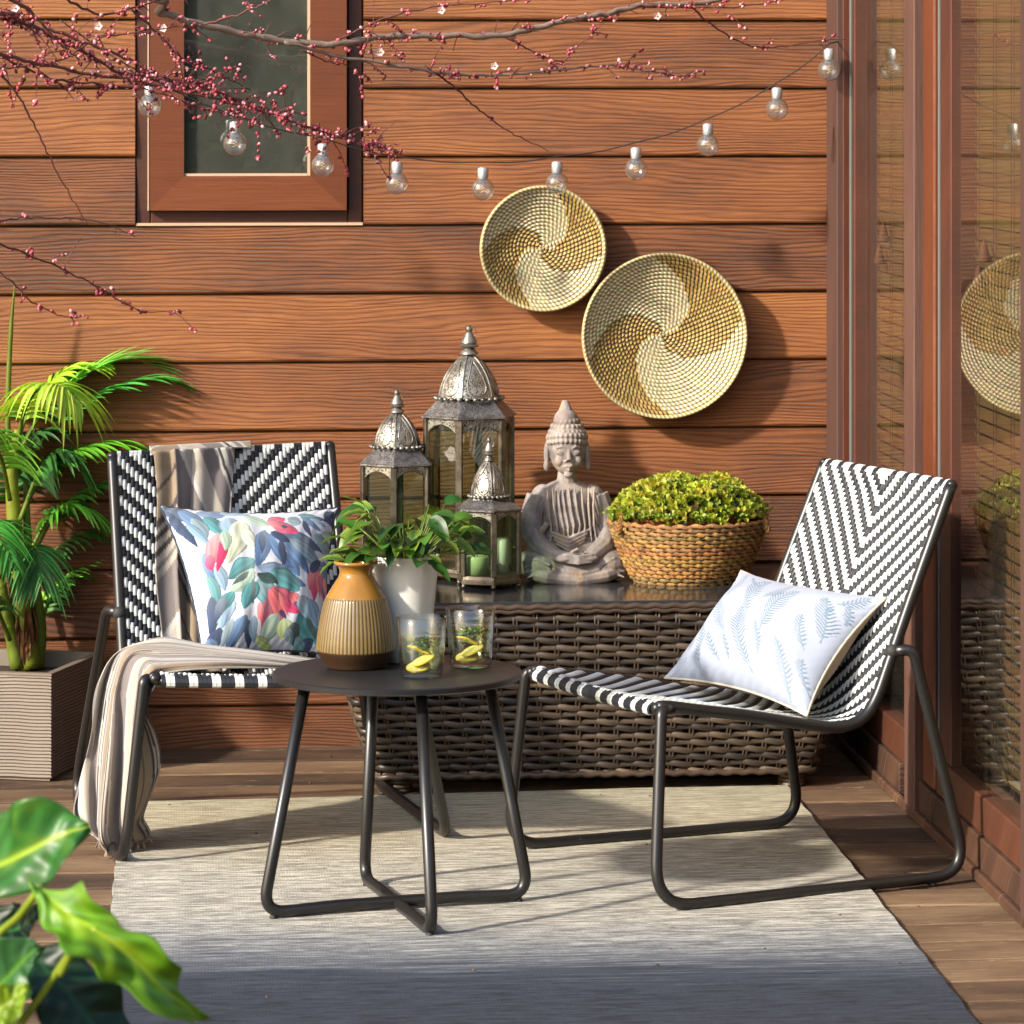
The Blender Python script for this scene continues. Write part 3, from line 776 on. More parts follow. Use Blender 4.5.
while z < ZT - .026:
    cc = R.choice([sr(90, 76, 63), sr(66, 56, 48), sr(112, 94, 76), sr(78, 65, 53), sr(56, 48, 43)]); wk.cur = cc
    pts = walk(perim(z), .0115)
    jt = R.uniform(-.0016, .0016)
    P = [p + nrm * (.0045 * math.sin(s * NST * PI + PI * row)) + Vector((0, 0, jt + .0022 * math.cos(s * NST * PI * 1 + PI * row) + .0006 * mnoise.noise(Vector((s * 60, row * 3.1, 0))))) for (p, nrm, s) in pts]
    wk.tube(P, .0067, 8, cap=True, sq=.5, up=Vector((0, 0, 1)))
    z += ROWP; row += 1
wkm = attr('rattan', .38, .25, 30, .15, 200, .0008); wk.build('rattan_weave', wkm, box)
st = MB(); st.cur = sr(64, 50, 40)
L0 = [walk(perim(.04 + i * .056), .05) for i in range(7)]
for i in range(NST + 1):
    for e in (-.0035, .0035):
        P = []
        for pts in [perim(.036 + q * (ZT - .046) / 8) for q in range(9)]:
            L = [0]
            for a, b in zip(pts, pts[1:]): L.append(L[-1] + (b - a).length)
            s = L[-1] * min(.999, max(.001, (i + .0) / NST)) + e; s = max(.0, min(L[-1] - .001, s)); j = 0
            while L[j + 1] < s: j += 1
            P.append(pts[j].lerp(pts[j + 1], (s - L[j]) / (L[j + 1] - L[j])))
        st.tube(P, .0026, 5)
st.build('rattan_stake', wkm, box)
rim = MB()
for (zz, rr) in ((.037, .007), (ZT - .020, .0055), (ZT - .011, .0065)):
    rim.cur = sr(78, 62, 50); P = []
    for (p, nrm, s) in walk(perim(zz), .009): P.append(p + nrm * .004 + Vector((0, 0, .0018 * math.sin(s * 330))))
    rim.tube(P, rr, 7, up=Vector((0, 0, 1)))
rim.build('rattan_rim', wkm, box)
co = MB(); x0, x1, ya_, yb_ = boxpath(.3, .02)
A = boxpath(.04, .014); B_ = boxpath(ZT, .014)
v = [co.vert(p) for p in ((A[0], A[2], .04), (A[1], A[2], .04), (A[1], A[3], .04), (A[0], A[3], .04), (B_[0], B_[2], ZT - .008), (B_[1], B_[2], ZT - .008), (B_[1], B_[3], ZT - .008), (B_[0], B_[3], ZT - .008))]
for q in ((0, 1, 5, 4), (1, 2, 6, 5), (2, 3, 7, 6), (3, 0, 4, 7), (4, 5, 6, 7), (3, 2, 1, 0)): co.face(*[v[j] for j in q])
co.build('box_core', simple('box_core', (.012, .010, .009), .9), box, smooth=False)
gt = MB(); gt.box(B_[0] - .006, B_[1] + .006, B_[2] - .014, YB, ZT - .0075, ZT, .0012)
gtm = N('smoked_glass_top'); gtm.set(Base_Color=(.028, .030, .032), Roughness=.12, Specular_IOR_Level=.6); gt.build('glass_top', gtm.mat, box, smooth=False)
for (x, y) in ((A[0] + .035, A[2] + .02), (A[1] - .035, A[2] + .02), (A[0] + .035, A[3] - .05), (A[1] - .035, A[3] - .05)):
    ft = MB()
    for q in range(4): ft.cur = sr(92, 76, 60); ft.tube([Vector((x + .024 * math.cos(a * PI / 8), y + .024 * math.sin(a * PI / 8), .006 + q * .009)) for a in range(16)], .0056, 6, closed=True, up=Vector((0, 0, 1)))
    ft.lathe([(.021, .001), (.021, .038)], (x, y, 0), 16, capt=True); ft.build('foot', wkm, box)
# ------------------------------------------------------------------ lanterns
def metal(name, c1, c2, filig=None, bs=1.0):
    m = N(name); v = m.coord(); nz = m.noise(v, 38, 5, .7)
    c = m.mix(m.ramp(nz, [(.35, 0.0), (.68, 1.0)]), c1, c2)
    if filig:
        vo = m.n('ShaderNodeTexVoronoi', feature='F1'); vo.inputs['Scale'].default_value = filig; m.l(v, vo.inputs['Vector'])
        h = m.ramp(vo.outputs['Distance'], [(.28, 0.0), (.42, 1.0)]); c = m.mix(h, tuple(x * .10 for x in c1), c)
        m.bump(h, .8, .0015)
        m.set(Metallic=m.math('MULTIPLY_ADD', h, .6, .2))
    else: m.set(Metallic=.75); m.bump(m.noise(v, 160, 3, .6), .25, .001)
    m.set(Base_Color=c, Roughness=.42); return m.mat
M['silver'] = metal('aged_silver_metal', sr(84, 76, 66), sr(160, 156, 150))
M['filigree'] = metal('pierced_metal', sr(120, 112, 98), sr(186, 182, 174), 230)
M['filigree_fine'] = metal('pierced_roof_metal', sr(104, 98, 94), sr(160, 158, 156), 300)
M['bronze'] = metal('aged_bronze_post', sr(70, 62, 52), sr(124, 114, 98))
def lantern(C, Rr, body, zdome, zfin, dome_r, label, ang0):
    """C base centre, Rr circumradius, body height to the cornice, dome base/top, finial top (all above the base)"""
    t = thing('metal_lantern', C, label, 'lantern', 'moroccan style glass lanterns on the rattan box')
    hx = [math.radians(ang0 + 60 * k) for k in range(6)]
    def hexring(mb, r, z): return [mb.vert((C.x + r * math.cos(a), C.y + r * math.sin(a), C.z + z)) for a in hx]
    def hexstack(mb, prof, cap=True):
        rs = [hexring(mb, r, z) for r, z in prof]
        for a, b in zip(rs, rs[1:]):
            for k in range(6): mb.face(a[k], a[(k + 1) % 6], b[(k + 1) % 6], b[k])
        if cap: mb.face(*rs[0][::-1]); mb.face(*rs[-1])
    s = Rr / .08
    ba = MB(); hexstack(ba, [(Rr * .96, .008), (Rr * 1.03, .010), (Rr * 1.03, .016), (Rr * .99, .019), (Rr * .97, .026), (Rr * .9, .0265)]); bo = ba.build('base_plate', M['bronze'], t, smooth=False)
    for a in hx:
        f = MB(); f.ball((C.x + Rr * .95 * math.cos(a), C.y + Rr * .95 * math.sin(a), C.z + .0055), .0055, 8, 6); f.build('foot', M['bronze'], bo)
    po = MB(); pw = .0035 * s ** .5 * 1.4
    for k, a in enumerate(hx):
        p = Vector((C.x + Rr * .965 * math.cos(a), C.y + Rr * .965 * math.sin(a), 0)); Mx = Matrix.Translation(p) @ Matrix.Rotation(a, 4, 'Z')
        pm = MB(); pm.box(-pw, pw * .8, -pw * 1.35, pw * 1.35, C.z + .0267, C.z + body - .0008, .0012, Mx); pm.build('post', M['bronze'], t, smooth=False)
    for k in range(6):
        a, b = hx[k], hx[(k + 1) % 6]; ri = Rr * .90
        p0 = Vector((C.x + ri * math.cos(a), C.y + ri * math.sin(a), 0)); p1 = Vector((C.x + ri * math.cos(b), C.y + ri * math.sin(b), 0))
        g = MB(); q = [g.vert(p + Vector((0, 0, C.z + z))) for p, z in ((p0, .0267), (p1, .0267), (p1, body - .003), (p0, body - .003))]; g.face(*q)
        g.build('pane', M['lglass'], t, smooth=False)
        # scalloped pierced apron
        ap = MB(); ro = Rr * .985; p0 = Vector((C.x + ro * math.cos(a), C.y + ro * math.sin(a), 0)); p1 = Vector((C.x + ro * math.cos(b), C.y + ro * math.sin(b), 0))
        nn = ((p0 + p1) / 2 - Vector((C.x, C.y, 0))).normalized(); top = []; bot = []; hgt = Rr * .42
        for i in range(25):
            u = i / 24; e = abs(2 * u - 1)
            dp = hgt * (.22 + .78 * (e ** 3.2)) if e > .55 else hgt * (.22 + .115 * (e / .55) ** 1) 
            dp = hgt * (.24 + .10 * (1 - math.cos(e * PI * 2)) * .5 + .66 * max(0, (e - .35) / .65) ** 1.7)
            p = p0.lerp(p1, u) - nn * .001
            top.append(ap.vert(p + Vector((0, 0, C.z + body - .0005)))); bot.append(ap.vert(p + Vector((0, 0, C.z + body - dp))))
        for i in range(24): ap.face(bot[i], bot[i + 1], top[i + 1], top[i])
        ao = ap.build('pierced_apron', M['filigree'], t, smooth=False)
        ln = MB(); ln.tube([Vector(ap.v[i]) + nn * .0005 for i in bot], .0013 * s ** .6, 6); ln.build('apron_edging', M['silver'], ao)
    rf = MB(); hexstack(rf, [(Rr * .97, body), (Rr * 1.07, body + .002), (Rr * 1.07, body + .0055), (Rr * 1.03, body + .007), (dome_r * 1.12, zdome - .004), (dome_r * 1.05, zdome)])
    rf.build('roof_skirt', M['filigree_fine'], t, smooth=False)
    bd = MB(); nb = 26
    for k in range(nb):
        a = 2 * PI * k / nb; bd.ball((C.x + dome_r * 1.08 * math.cos(a), C.y + dome_r * 1.08 * math.sin(a), C.z + zdome + .003), .0048 * s ** .4, 8, 6, (1.1, 1.1, .9))
    bd.build('bead_ring', M['silver'], t)
    zd1 = zdome + (zfin - zdome) * .60
    dm = MB(); pr = []
    for i in range(17):
        u = i / 16; r = dome_r * (1.0 if u < .01 else (math.cos(u * PI / 2) ** .62 * (1 - .0 * u))) ; r = dome_r * ((1 - u ** 2.1) ** .75 * .86 + .14 * (1 - u))
        pr.append((max(r, dome_r * .16), zdome + .004 + (zd1 - zdome) * u))
    def lob(a, z): 
        q = (math.degrees(a) - ang0) % 60 / 60
        return 1 - .055 * abs(math.sin(q * PI)) 
    dm.lathe(pr, C, 72, mod=lob, capb=False, capt=True); do = dm.build('dome', M['filigree'], t)
    rbm = MB()
    for a in hx:
        rbm.tube([Vector((C.x + (r * 1.005) * math.cos(a), C.y + (r * 1.005) * math.sin(a), C.z + z)) for r, z in pr], .0016 * s ** .6, 6)
        am = a + PI / 6
        # teardrop outline on every lobe
        P = []
        for i in range(28):
            b = 2 * PI * i / 28; u = .40 + .34 * math.cos(b) * (1 if math.cos(b) < 0 else 1.25); wv_ = .34 * math.sin(b) * (1 - .35 * math.cos(b))
            ui = max(0.02, min(.95, u)) * 16; j = int(ui); r = pr[j][0] + (pr[min(16, j + 1)][0] - pr[j][0]) * (ui - j); z = pr[j][1] + (pr[min(16, j + 1)][1] - pr[j][1]) * (ui - j)
            r *= .955 + .04 * abs(math.sin(wv_ * 2)); P.append(Vector((C.x + r * math.cos(am + wv_), C.y + r * math.sin(am + wv_), C.z + z)))
        rbm.tube(P, .0012 * s ** .6, 5, closed=True)
    rbm.build('dome_rib', M['silver'], do)
    fn = MB(); h = zfin - zd1; q = dome_r
    fp = [(.26, 0), (.30, .02), (.28, .10), (.20, .16), (.17, .24), (.30, .27), (.32, .31), (.22, .36), (.26, .40), (.24, .48), (.15, .66), (.09, .76), (.115, .80), (.115, .90), (.07, .98), (.01, 1.0)]
    fn.lathe([(a * q, zd1 + b * h) for a, b in fp], C, 24); fo = fn.build('finial', M['silver'], t, auto=50)
    rg_ = MB(); cz = C.z + zd1 + h * .74; rr = h * .16
    rg_.tube([Vector((C.x + q * .14 + rr * math.sin(b) * .55, C.y - q * .05, cz + rr * math.cos(b))) for b in [2 * PI * i / 16 for i in range(16)]], .0012, 6, closed=True); rg_.build('hanging_ring', M['silver'], fo)
    return t
cS = Zp(489, 586, ZT); cL = Zp(469, 577, ZT); cM = Zp(397, 578.5, ZT)
def fitl(C, px):  # metres per pixel at C
    c = C.y * CT + C.x * ST; return px * c / F
def ang_c(deg): return deg
lantern(cL, fitl(cL, 46.5), fitl(cL, 160), fitl(cL, 178), fitl(cL, 252), fitl(cL, 31), 'tallest silver lantern with glass sides, at the back of the group', 13)
lantern(cM, fitl(cM, 39), fitl(cM, 114), fitl(cM, 131), fitl(cM, 189), fitl(cM, 24), 'middle sized silver lantern on the left of the group, behind the potted plant', 22)
lantern(cS, fitl(cS, 33.5), fitl(cS, 76), fitl(cS, 89), fitl(cS, 149), fitl(cS, 18.5), 'smallest silver lantern at the front, with two candles inside', 34)
def candle(x, y, r, h, col, label):
    c = thing('candle', (x, y, ZT + .0268), label, 'candle', 'pillar candles in the smallest lantern'); m = MB()
    m.lathe([(r, .0005), (r, h - .003), (r - .002, h), (r - .006, h - .0015), (.001, h - .003)], (x, y, ZT + .0268), 32); m.build('wax', simple('wax', col, .45, var=.04, Subsurface_Weight=.2, Subsurface_Radius=(.02, .02, .01), Subsurface_Scale=.3), c)
    w_ = MB(); w_.tube([(x, y, ZT + .0268 + h - .003), (x + .001, y, ZT + .0268 + h + .008)], .0009, 6); w_.build('wick', M['rubber'], c)
k1 = D(477, 583, cS.y * CT + cS.x * ST - .018); candle(k1.x, k1.y, .0255, .040, sr(206, 212, 164), 'short pale green candle on the left inside the smallest lantern')
k2 = D(503, 583, cS.y * CT + cS.x * ST + .016); candle(k2.x, k2.y, .013, .075, (.82, .80, .70), 'slim ivory candle on the right inside the smallest lantern')
# ------------------------------------------------------------------ buddha statue
BC = Zp(572, 580, ZT - .002); su = F / (BC.y * CT + BC.x * ST)
sb = MB()
def S(px, py, y=0.0): return Vector((BC.x + (px - 572) / su, BC.y + y, BC.z + (581 - py) / su))
def E(px, py, y, rx, ry, rz, n=20, rot=None): sb.ball(S(px, py, y), 1.0, n, max(8, n * 2 // 3), (rx / su, ry / su, rz / su), rot)
def Cp(pts, r): sb.tube([S(*p) for p in pts], [q / su for q in r], 10)
rY = lambda d: Matrix.Rotation(math.radians(d), 3, 'Y')
# seat, knees and crossed shins
E(572, 572, .0, 46, 30, 11, 28); E(541, 563, -.010, 24, 30, 18, 24); E(605, 563, -.010, 25, 30, 18, 24); E(572, 566, -.030, 40, 24, 15, 24)
E(574, 552, .0, 34, 24, 20, 24)
Cp([(525, 570, -.045), (545, 574, -.070), (575, 577, -.078), (602, 573, -.068), (622, 568, -.04)], [7, 8, 7, 8, 7])
Cp([(546, 556, -.062), (560, 568, -.076), (577, 571, -.080), (594, 566, -.074), (603, 555, -.058)], [3, 4, 4, 4, 3])
# torso and shoulders
E(567, 530, .006, 31, 21, 40, 28); E(567, 518, -.004, 25, 20, 36, 24); E(567, 504, .006, 32, 20, 24, 28); E(543, 498, .006, 12, 14, 13); E(592, 498, .006, 12, 14, 13)
Cp([(567, 486, .004), (567, 470, .0)], [11, 9])
# arms in sleeves
Cp([(538, 496, .0), (533, 515, -.002), (531, 532, -.008), (538, 546, -.035), (556, 555, -.066), (572, 556, -.074)], [12, 13, 14, 11, 8, 6])
Cp([(597, 496, .0), (603, 515, -.002), (607, 532, -.008), (602, 546, -.035), (588, 555, -.066), (574, 557, -.074)], [12, 13, 14, 11, 8, 6])
Cp([(532, 503, .0), (525, 525, -.004), (527, 541, -.01), (537, 536, -.03), (546, 522, -.036)], [1.5, 5, 5, 4, 3])
Cp([(602, 503, .0), (611, 525, -.004), (610, 541, -.01), (599, 536, -.03), (590, 522, -.036)], [1.5, 5, 5, 4, 3])
E(562, 555, -.078, 13, 8, 5); E(582, 555, -.080, 13, 8, 5)
for i in range(4): Cp([(560 + i, 551 + i * 2.4, -.088), (574, 552.5 + i * 2.2, -.097), (588, 551 + i * 2.4, -.09)], [1.6, 1.9, 1.5])
Cp([(567, 549, -.088), (573, 545, -.094), (579, 549, -.088)], [2, 1.8, 2])
# robe folds
for i, (xa, xb) in enumerate(((546, 549), (551, 555), (556, 561), (561, 566), (567, 572), (573, 578), (580, 583), (587, 588), (593, 592))):
    dpt = -.040 - .008 * math.cos((i - 4) / 4 * 1.4)
    Cp([(xa, 487, -.028 - .006 * math.cos((i - 4) / 3)), ((xa + xb) / 2 - 1, 505, dpt), (xb, 524, dpt - .002), (xb + 3 * math.sin(i), 541, dpt + .002)], [.9, 1.35, 1.3, .8])
for i in range(4): Cp([(548 + i * 2, 530 + i * 4, -.043), (566, 537 + i * 4, -.052), (588 - i * 2, 528 + i * 4, -.044)], [1.2, 2.2, 1.2])
for i in range(4):
    Cp([(520 + i, 560 + i * 5, -.045 - .008 * i), (534, 556 + i * 5, -.066), (547, 562 + i * 4, -.076)], [1, 1.8, 1])
    Cp([(624 - i, 560 + i * 5, -.045 - .008 * i), (611, 556 + i * 5, -.066), (599, 562 + i * 4, -.076)], [1, 1.8, 1])
# head
E(567, 452, -.004, 17.5, 18, 23, 28); E(567, 463, -.012, 12.5, 14, 12, 20); E(567, 438, .002, 20, 20, 17, 28); E(567, 445, .008, 20.5, 19, 20, 24)
E(566, 421, .0, 12.5, 12.5, 12, 20); Cp([(566, 421, .0), (565.5, 411, .0), (565, 401, .0)], [10.5, 7.2, 3.0])
# knotted hair rows
for j, (yy, rx, nn) in enumerate(((443.5, 19, 13), (438, 19, 13), (432.5, 17, 12), (427, 14.5, 10), (421.5, 11.5, 9))):
    for i in range(nn * 2):
        a = PI * i / nn
        if j < 1 and math.sin(a) < -.2 and False: continue
        yc = yy - (3 * abs(math.sin(a)) if j < 2 and math.sin(a) < 0 else 0)
        E(567 + rx * math.cos(a), yc, math.sin(a) * (rx * .98) / su + .001, 2.6, 2.6, 2.9, 8)
# face details
Cp([(567, 449, -.040), (567, 455, -.044), (567, 459.5, -.0475)], [1.6, 2.2, 2.8]); E(563.6, 460.5, -.041, 1.8, 2, 1.5, 8); E(570.4, 460.5, -.041, 1.8, 2, 1.5, 8)
for sg in (-1, 1):
    Cp([(567 + sg * 2.5, 448.5, -.0405), (567 + sg * 7, 445.6, -.040), (567 + sg * 12, 447.5, -.034)], [1.1, 1.3, .9])
    E(567 + sg * 7.6, 451.8, -.0355, 4.6, 3.4, 2.5, 12)
    Cp([(567 + sg * 3.6, 452.6, -.0395), (567 + sg * 7.6, 454.1, -.0405), (567 + sg * 11.6, 452.4, -.036)], [.7, .9, .7])
    E(567 + sg * 8.5, 460, -.030, 5.5, 5, 6, 12)
    E(567 + sg * 20, 455, .003, 3.3, 6.5, 13, 12); E(567 + sg * 20.5, 466, .0, 3.4, 4.5, 6, 10)
Cp([(561.5, 466, -.0375), (564.5, 465, -.0425), (567, 465.5, -.0435), (569.5, 465, -.0425), (572.5, 466, -.0375)], [.8, 1.5, 1.3, 1.5, .8])
Cp([(562.5, 467.8, -.037), (567, 469, -.0425), (571.5, 467.8, -.037)], [.8, 1.9, .8]); E(567, 474, -.034, 5.2, 4.6, 4, 12)
stn = N('weathered_stone'); v = stn.coord(); n1 = stn.noise(v, 26, 6, .7); n2 = stn.noise(stn.coord((1, 1, .35)), 60, 4, .7); n3 = stn.noise(v, 12, 3, .6)
ge = stn.n('ShaderNodeNewGeometry'); pt_ = stn.ramp(ge.outputs['Pointiness'], [(.46, 0.0), (.54, 1.0)])
c = stn.ramp(n1, [(.3, sr(76, 69, 68)), (.5, sr(120, 111, 109)), (.7, sr(162, 153, 150))])
c = stn.mix(stn.ramp(n2, [(.56, 0.0), (.7, .7)]), c, sr(158, 128, 78)); c = stn.mix(stn.math('MULTIPLY', pt_, stn.ramp(n3, [(.35, .1), (.65, .65)])), c, sr(184, 168, 152))
stn.set(Base_Color=c, Roughness=.75); stn.bump(stn.math('ADD', n1, stn.math('MULTIPLY', n2, .8)), .7, .003)
bo = sb.build('buddha_statue', stn.mat)
bo.location = (0, 0, 0)
md = bo.modifiers.new('fuse', 'REMESH'); md.mode = 'VOXEL'; md.voxel_size = .0016; md.use_smooth_shade = True
sm = bo.modifiers.new('soften', 'SMOOTH'); sm.factor = .5; sm.iterations = 3
tag(bo, 'weathered grey stone seated meditating figure with pointed topknot, between the lanterns and the basket', 'statue')
# ------------------------------------------------------------------ seagrass basket with plant
KC = Zp(688, 581, ZT); sk = F / (KC.y * CT + KC.x * ST)
bs = thing('seagrass_basket', KC, 'oval straw coloured woven basket with loop handles on the right end of the rattan box', 'basket')
bk = MB(); HB = 62 / sk; z = .004; row = 0
def brad(z): u = z / HB; return (49 + 30 * min(1, u) ** .62) / sk
while z < HB:
    r = brad(z); n = 168; P = []
    bk.cur = tuple(x * R.uniform(.75, 1.15) for x in sr(196, 148, 86))
    nb = 30
    for i in range(n):
        a = 2 * PI * i / n; wob = math.sin(nb * a + PI * row); q = r + .0028 * wob + .0008 * mnoise.noise(Vector((a * 9, row, 0)))
        P.append(Vector((KC.x + q * math.cos(a), KC.y + q * .80 * math.sin(a), KC.z + z + .0022 * math.cos(nb * a + PI * row) + .0018 * mnoise.noise(Vector((a * 2, z * 20, 3))))))
    bk.tube(P, .0051, 7, closed=True, sq=.8, up=Vector((0, 0, 1)))
    z += .0084; row += 1
bm = attr('seagrass', .7, .55, 70, .9, 260, .002); bk.build('basket_weave', bm, bs)
bi = MB(); bi.cur = sr(60, 38, 18); bi.lathe([(brad(0) - .012, .001)] + [((brad(HB * q / 6) - .004), HB * q / 6) for q in range(1, 7)], (0, 0, 0), 40)
bi.v = [(KC.x + p[0], KC.y + p[1] * .8, KC.z + p[2]) for p in bi.v]; bi.build('basket_lining', bm, bs)
for (hx_, sg) in ((KC.x - 70 / sk, -1), (KC.x + 72 / sk, 1)):
    hd = MB(); hd.cur = sr(170, 116, 56)
    for ph in (0, 2.1, 4.2):
        P = []
        for i in range(61):
            u = i / 60; a = PI * u
            c_ = Vector((hx_ + sg * .004 - sg * .022 * (1 - math.sin(a)) * .0 + sg * (.004 - .014 * math.sin(a)), KC.y - .045 * math.cos(a) * 1.0 - .02, KC.z + HB - .02 + .042 * math.sin(a)))
            P.append(c_ + Vector((math.cos(u * 34 + ph) * .0042, math.sin(u * 34 + ph) * .003, math.sin(u * 34 + ph) * .0042)))
        hd.tube(P, .0042, 6)
    hd.build('handle', bm, bs)
pp = thing('small_leaf_plant', KC + Vector((0, 0, .06)), 'low bushy yellow green plant in a terracotta pot inside the woven basket', 'plant')
tpot = MB()
tpot.lathe([(.08, .01), (.125, HB - .002), (.132, HB + .004), (.128, HB + .006), (.12, HB - .004)], (0, 0, 0), 40); tpot.v = [(KC.x + p[0], KC.y + p[1] * .78, KC.z + p[2]) for p in tpot.v]
tpot.build('terracotta_pot', simple('terracotta', sr(168, 84, 52), .8), pp)
lf = MB(); 
def dome_pt(a, r):
    x = r * math.cos(a); y = r * math.sin(a)
    h = (37 + 13 * mnoise.noise(Vector((x * 3.2, y * 3.2, 2))) + 3) / sk * max(0, 1 - r ** 3.2) ** .55
    return x, y, h
for i in range(1900):
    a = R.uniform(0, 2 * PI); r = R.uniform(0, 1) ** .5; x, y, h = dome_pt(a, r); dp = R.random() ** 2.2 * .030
    p = KC + Vector((x * .166, y * .125, HB - .008 + h - dp))
    base_n = Vector((x * .8, y * .8, .9)).normalized()
    g = R.random()
    c = sr(206, 206, 84) if g < .6 else (sr(168, 182, 62) if g < .85 else sr(104, 130, 44))
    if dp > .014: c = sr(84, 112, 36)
    c = tuple(q * R.uniform(.85, 1.15) for q in c)
    for j in range(4):
        d = (base_n * .55 + Vector((R.uniform(-1, 1), R.uniform(-1, 1), R.uniform(-.3, .9)))).normalized(); L = R.uniform(.010, .015)
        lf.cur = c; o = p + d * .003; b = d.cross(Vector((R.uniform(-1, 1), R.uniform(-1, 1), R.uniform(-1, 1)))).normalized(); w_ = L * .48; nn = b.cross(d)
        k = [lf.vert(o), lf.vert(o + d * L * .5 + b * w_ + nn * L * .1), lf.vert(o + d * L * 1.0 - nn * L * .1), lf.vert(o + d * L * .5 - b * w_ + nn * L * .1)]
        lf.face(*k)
for i in range(60):   # stray sprigs
    a = R.uniform(0, 2 * PI); b0 = KC + Vector((.155 * math.cos(a), .115 * math.sin(a), HB + .01)); d = Vector((math.cos(a), math.sin(a), R.uniform(.2, .9))).normalized()
    for j in range(6):
        lf.cur = sr(150, 172, 52); q = b0 + d * .006 * j; e = Vector((R.uniform(-1, 1), R.uniform(-1, 1), R.uniform(-.2, 1))).normalized() * .009; s_2 = e.cross(d).normalized() * .0032
        lf.face(lf.vert(q), lf.vert(q + e * .5 + s_2), lf.vert(q + e), lf.vert(q + e * .5 - s_2))
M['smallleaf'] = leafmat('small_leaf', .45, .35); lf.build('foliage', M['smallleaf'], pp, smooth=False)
# ------------------------------------------------------------------ wall bowls
def bowl(px, py, rpx, label, rot):
    C = Yp(px, py, YWALL - .075); Rb = rpx / (F / (C.y * CT + C.x * ST)); C.y = YWALL - .017
    dep = .058 * Rb / .18; t = MB(); cw = .0082; nr = int(Rb / cw); cw = Rb / nr
    tan_ = [sr(196, 164, 96), sr(206, 176, 108), sr(182, 150, 84)]; tan_l = [sr(150, 134, 84), sr(166, 150, 98)]
    def pos(r): u = r / Rb; return C.y - dep * (u ** 2.3)
    for j in range(nr):
        r0, r1 = cw * j, cw * (j + 1); rm__ = (r0 + r1) / 2; n = max(8, int(2 * PI * rm__ / .0096)); rim_ = j == nr - 1
        for i in range(n):
            off = j * .37
            for part in (0, 1):
                am = 2 * PI * (i + off + .5) / n; dg = (math.degrees(am) + rot + 100 * (1 - rm__ / Rb)) % 360; cut = .34 if ((17 <= dg <= 104) or (205 <= dg <= 282)) and not rim_ else .48
                fr0 = 0 if part == 0 else cut; fr1 = cut if part == 0 else 1
                a0 = 2 * PI * (i + off + fr0) / n; a1 = 2 * PI * (i + off + fr1) / n
                u = rm__ / Rb; dg = (math.degrees(am) + rot + 100 * (1 - u)) % 360
                dark = (17 <= dg <= 104) or (205 <= dg <= 282)
                if part == 0: c = sr(48, 34, 20) if dark else sr(226, 218, 192)
                else: c = R.choice(tan_ if dark else tan_l)
                if rim_ : c = sr(222, 210, 168) if part == 0 else sr(168, 144, 88)
                t.cur = tuple(q * R.uniform(.9, 1.08) for q in c)
                sl_ = .30 * (1 if part == 0 else 1) * (2 * PI / n)
                rows = []
                for q in range(5):
                    bq = PI * q / 4; rr = r0 + (r1 - r0) * (1 - math.cos(bq)) / 2; bu = math.sin(bq) * cw * (.52 if part == 0 else .42) * (1.3 if rim_ else 1)
                    sh = sl_ * (q / 4 - .5) * 2
                    rows.append([t.vert((C.x + (rr + .0) * math.cos(a + sh), pos(rr) - bu, C.z + rr * math.sin(a + sh))) for a in (a0, a1)])
                for x, y in zip(rows, rows[1:]): t.face(x[0], y[0], y[1], x[1])
    # outer back side
    prf = [(Rb * q / 10, 0) for q in range(11)]; rings = []
    t.cur = sr(180, 160, 110)
    for q in range(1, 11):
        r = Rb * q / 10; rings.append([t.vert((C.x + r * math.cos(2 * PI * k / 60), min(YWALL - .0158, pos(r) + .007), C.z + r * math.sin(2 * PI * k / 60))) for k in range(60)])
    for a, b in zip(rings, rings[1:]):
        for k in range(60): t.face(a[k], a[(k + 1) % 60], b[(k + 1) % 60], b[k])
    t.tube([Vector((C.x + Rb * .992 * math.cos(2 * PI * k / 120), pos(Rb) + .0035, C.z + Rb * .985 * math.sin(2 * PI * k / 120))) for k in range(120)], .0035, 8, closed=True)
    o = t.build('woven_bowl', M['bowl']); return tag(o, label, 'wall bowl', 'woven bowls hung on the wall')
M['bowl'] = attr('coiled_grass', .6, .18, 60, .3, 250, .001)
bowl(544, 249, 63, 'smaller coiled grass bowl hung higher on the timber wall, left of the larger one', 14)
bowl(665, 336, 83, 'larger coiled grass bowl with dark and pale swirls, hung lower on the timber wall', 0)
# ------------------------------------------------------------------ string lights
BUL = [(150, 82, 8.30), (235, 120, 8.36), (323, 142, 8.42), (397, 160, 8.47), (483, 166, 8.5), (557, 160, 8.54), (636, 146, 8.57), (708, 122, 8.6), (777, 86, 8.62), (829, 47, 8.64)]
stl = thing('string_lights', D(483, 166, 8.5), 'string of clear round bulbs with silver caps hanging along the wall', 'string lights')
wp = [D(60, 20, 8.2)] + [D(x + 1, y - 4, c) for x, y, c in BUL] + [D(846, 34, 8.72)]
wp2 = []
for a, b in zip(wp, wp[1:]):
    for k in range(8): q = k / 8; wp2.append(a.lerp(b, q) + Vector((0, 0, -.006 * math.sin(PI * q))))
wp2.append(wp[-1])
cd = MB(); cd.cur = (.012, .012, .012); cd.tube(wp2, .0016, 6); cd.build('cord', simple('black_cable', (.015, .014, .014), .6), stl)
cap_m = metal('bulb_cap_metal', sr(170, 170, 174), sr(216, 216, 220)); fil = N('filament'); fil.set(Base_Color=(.9, .6, .2), Roughness=.3, Metallic=.9)
bproto = None; BS = F / 8.5
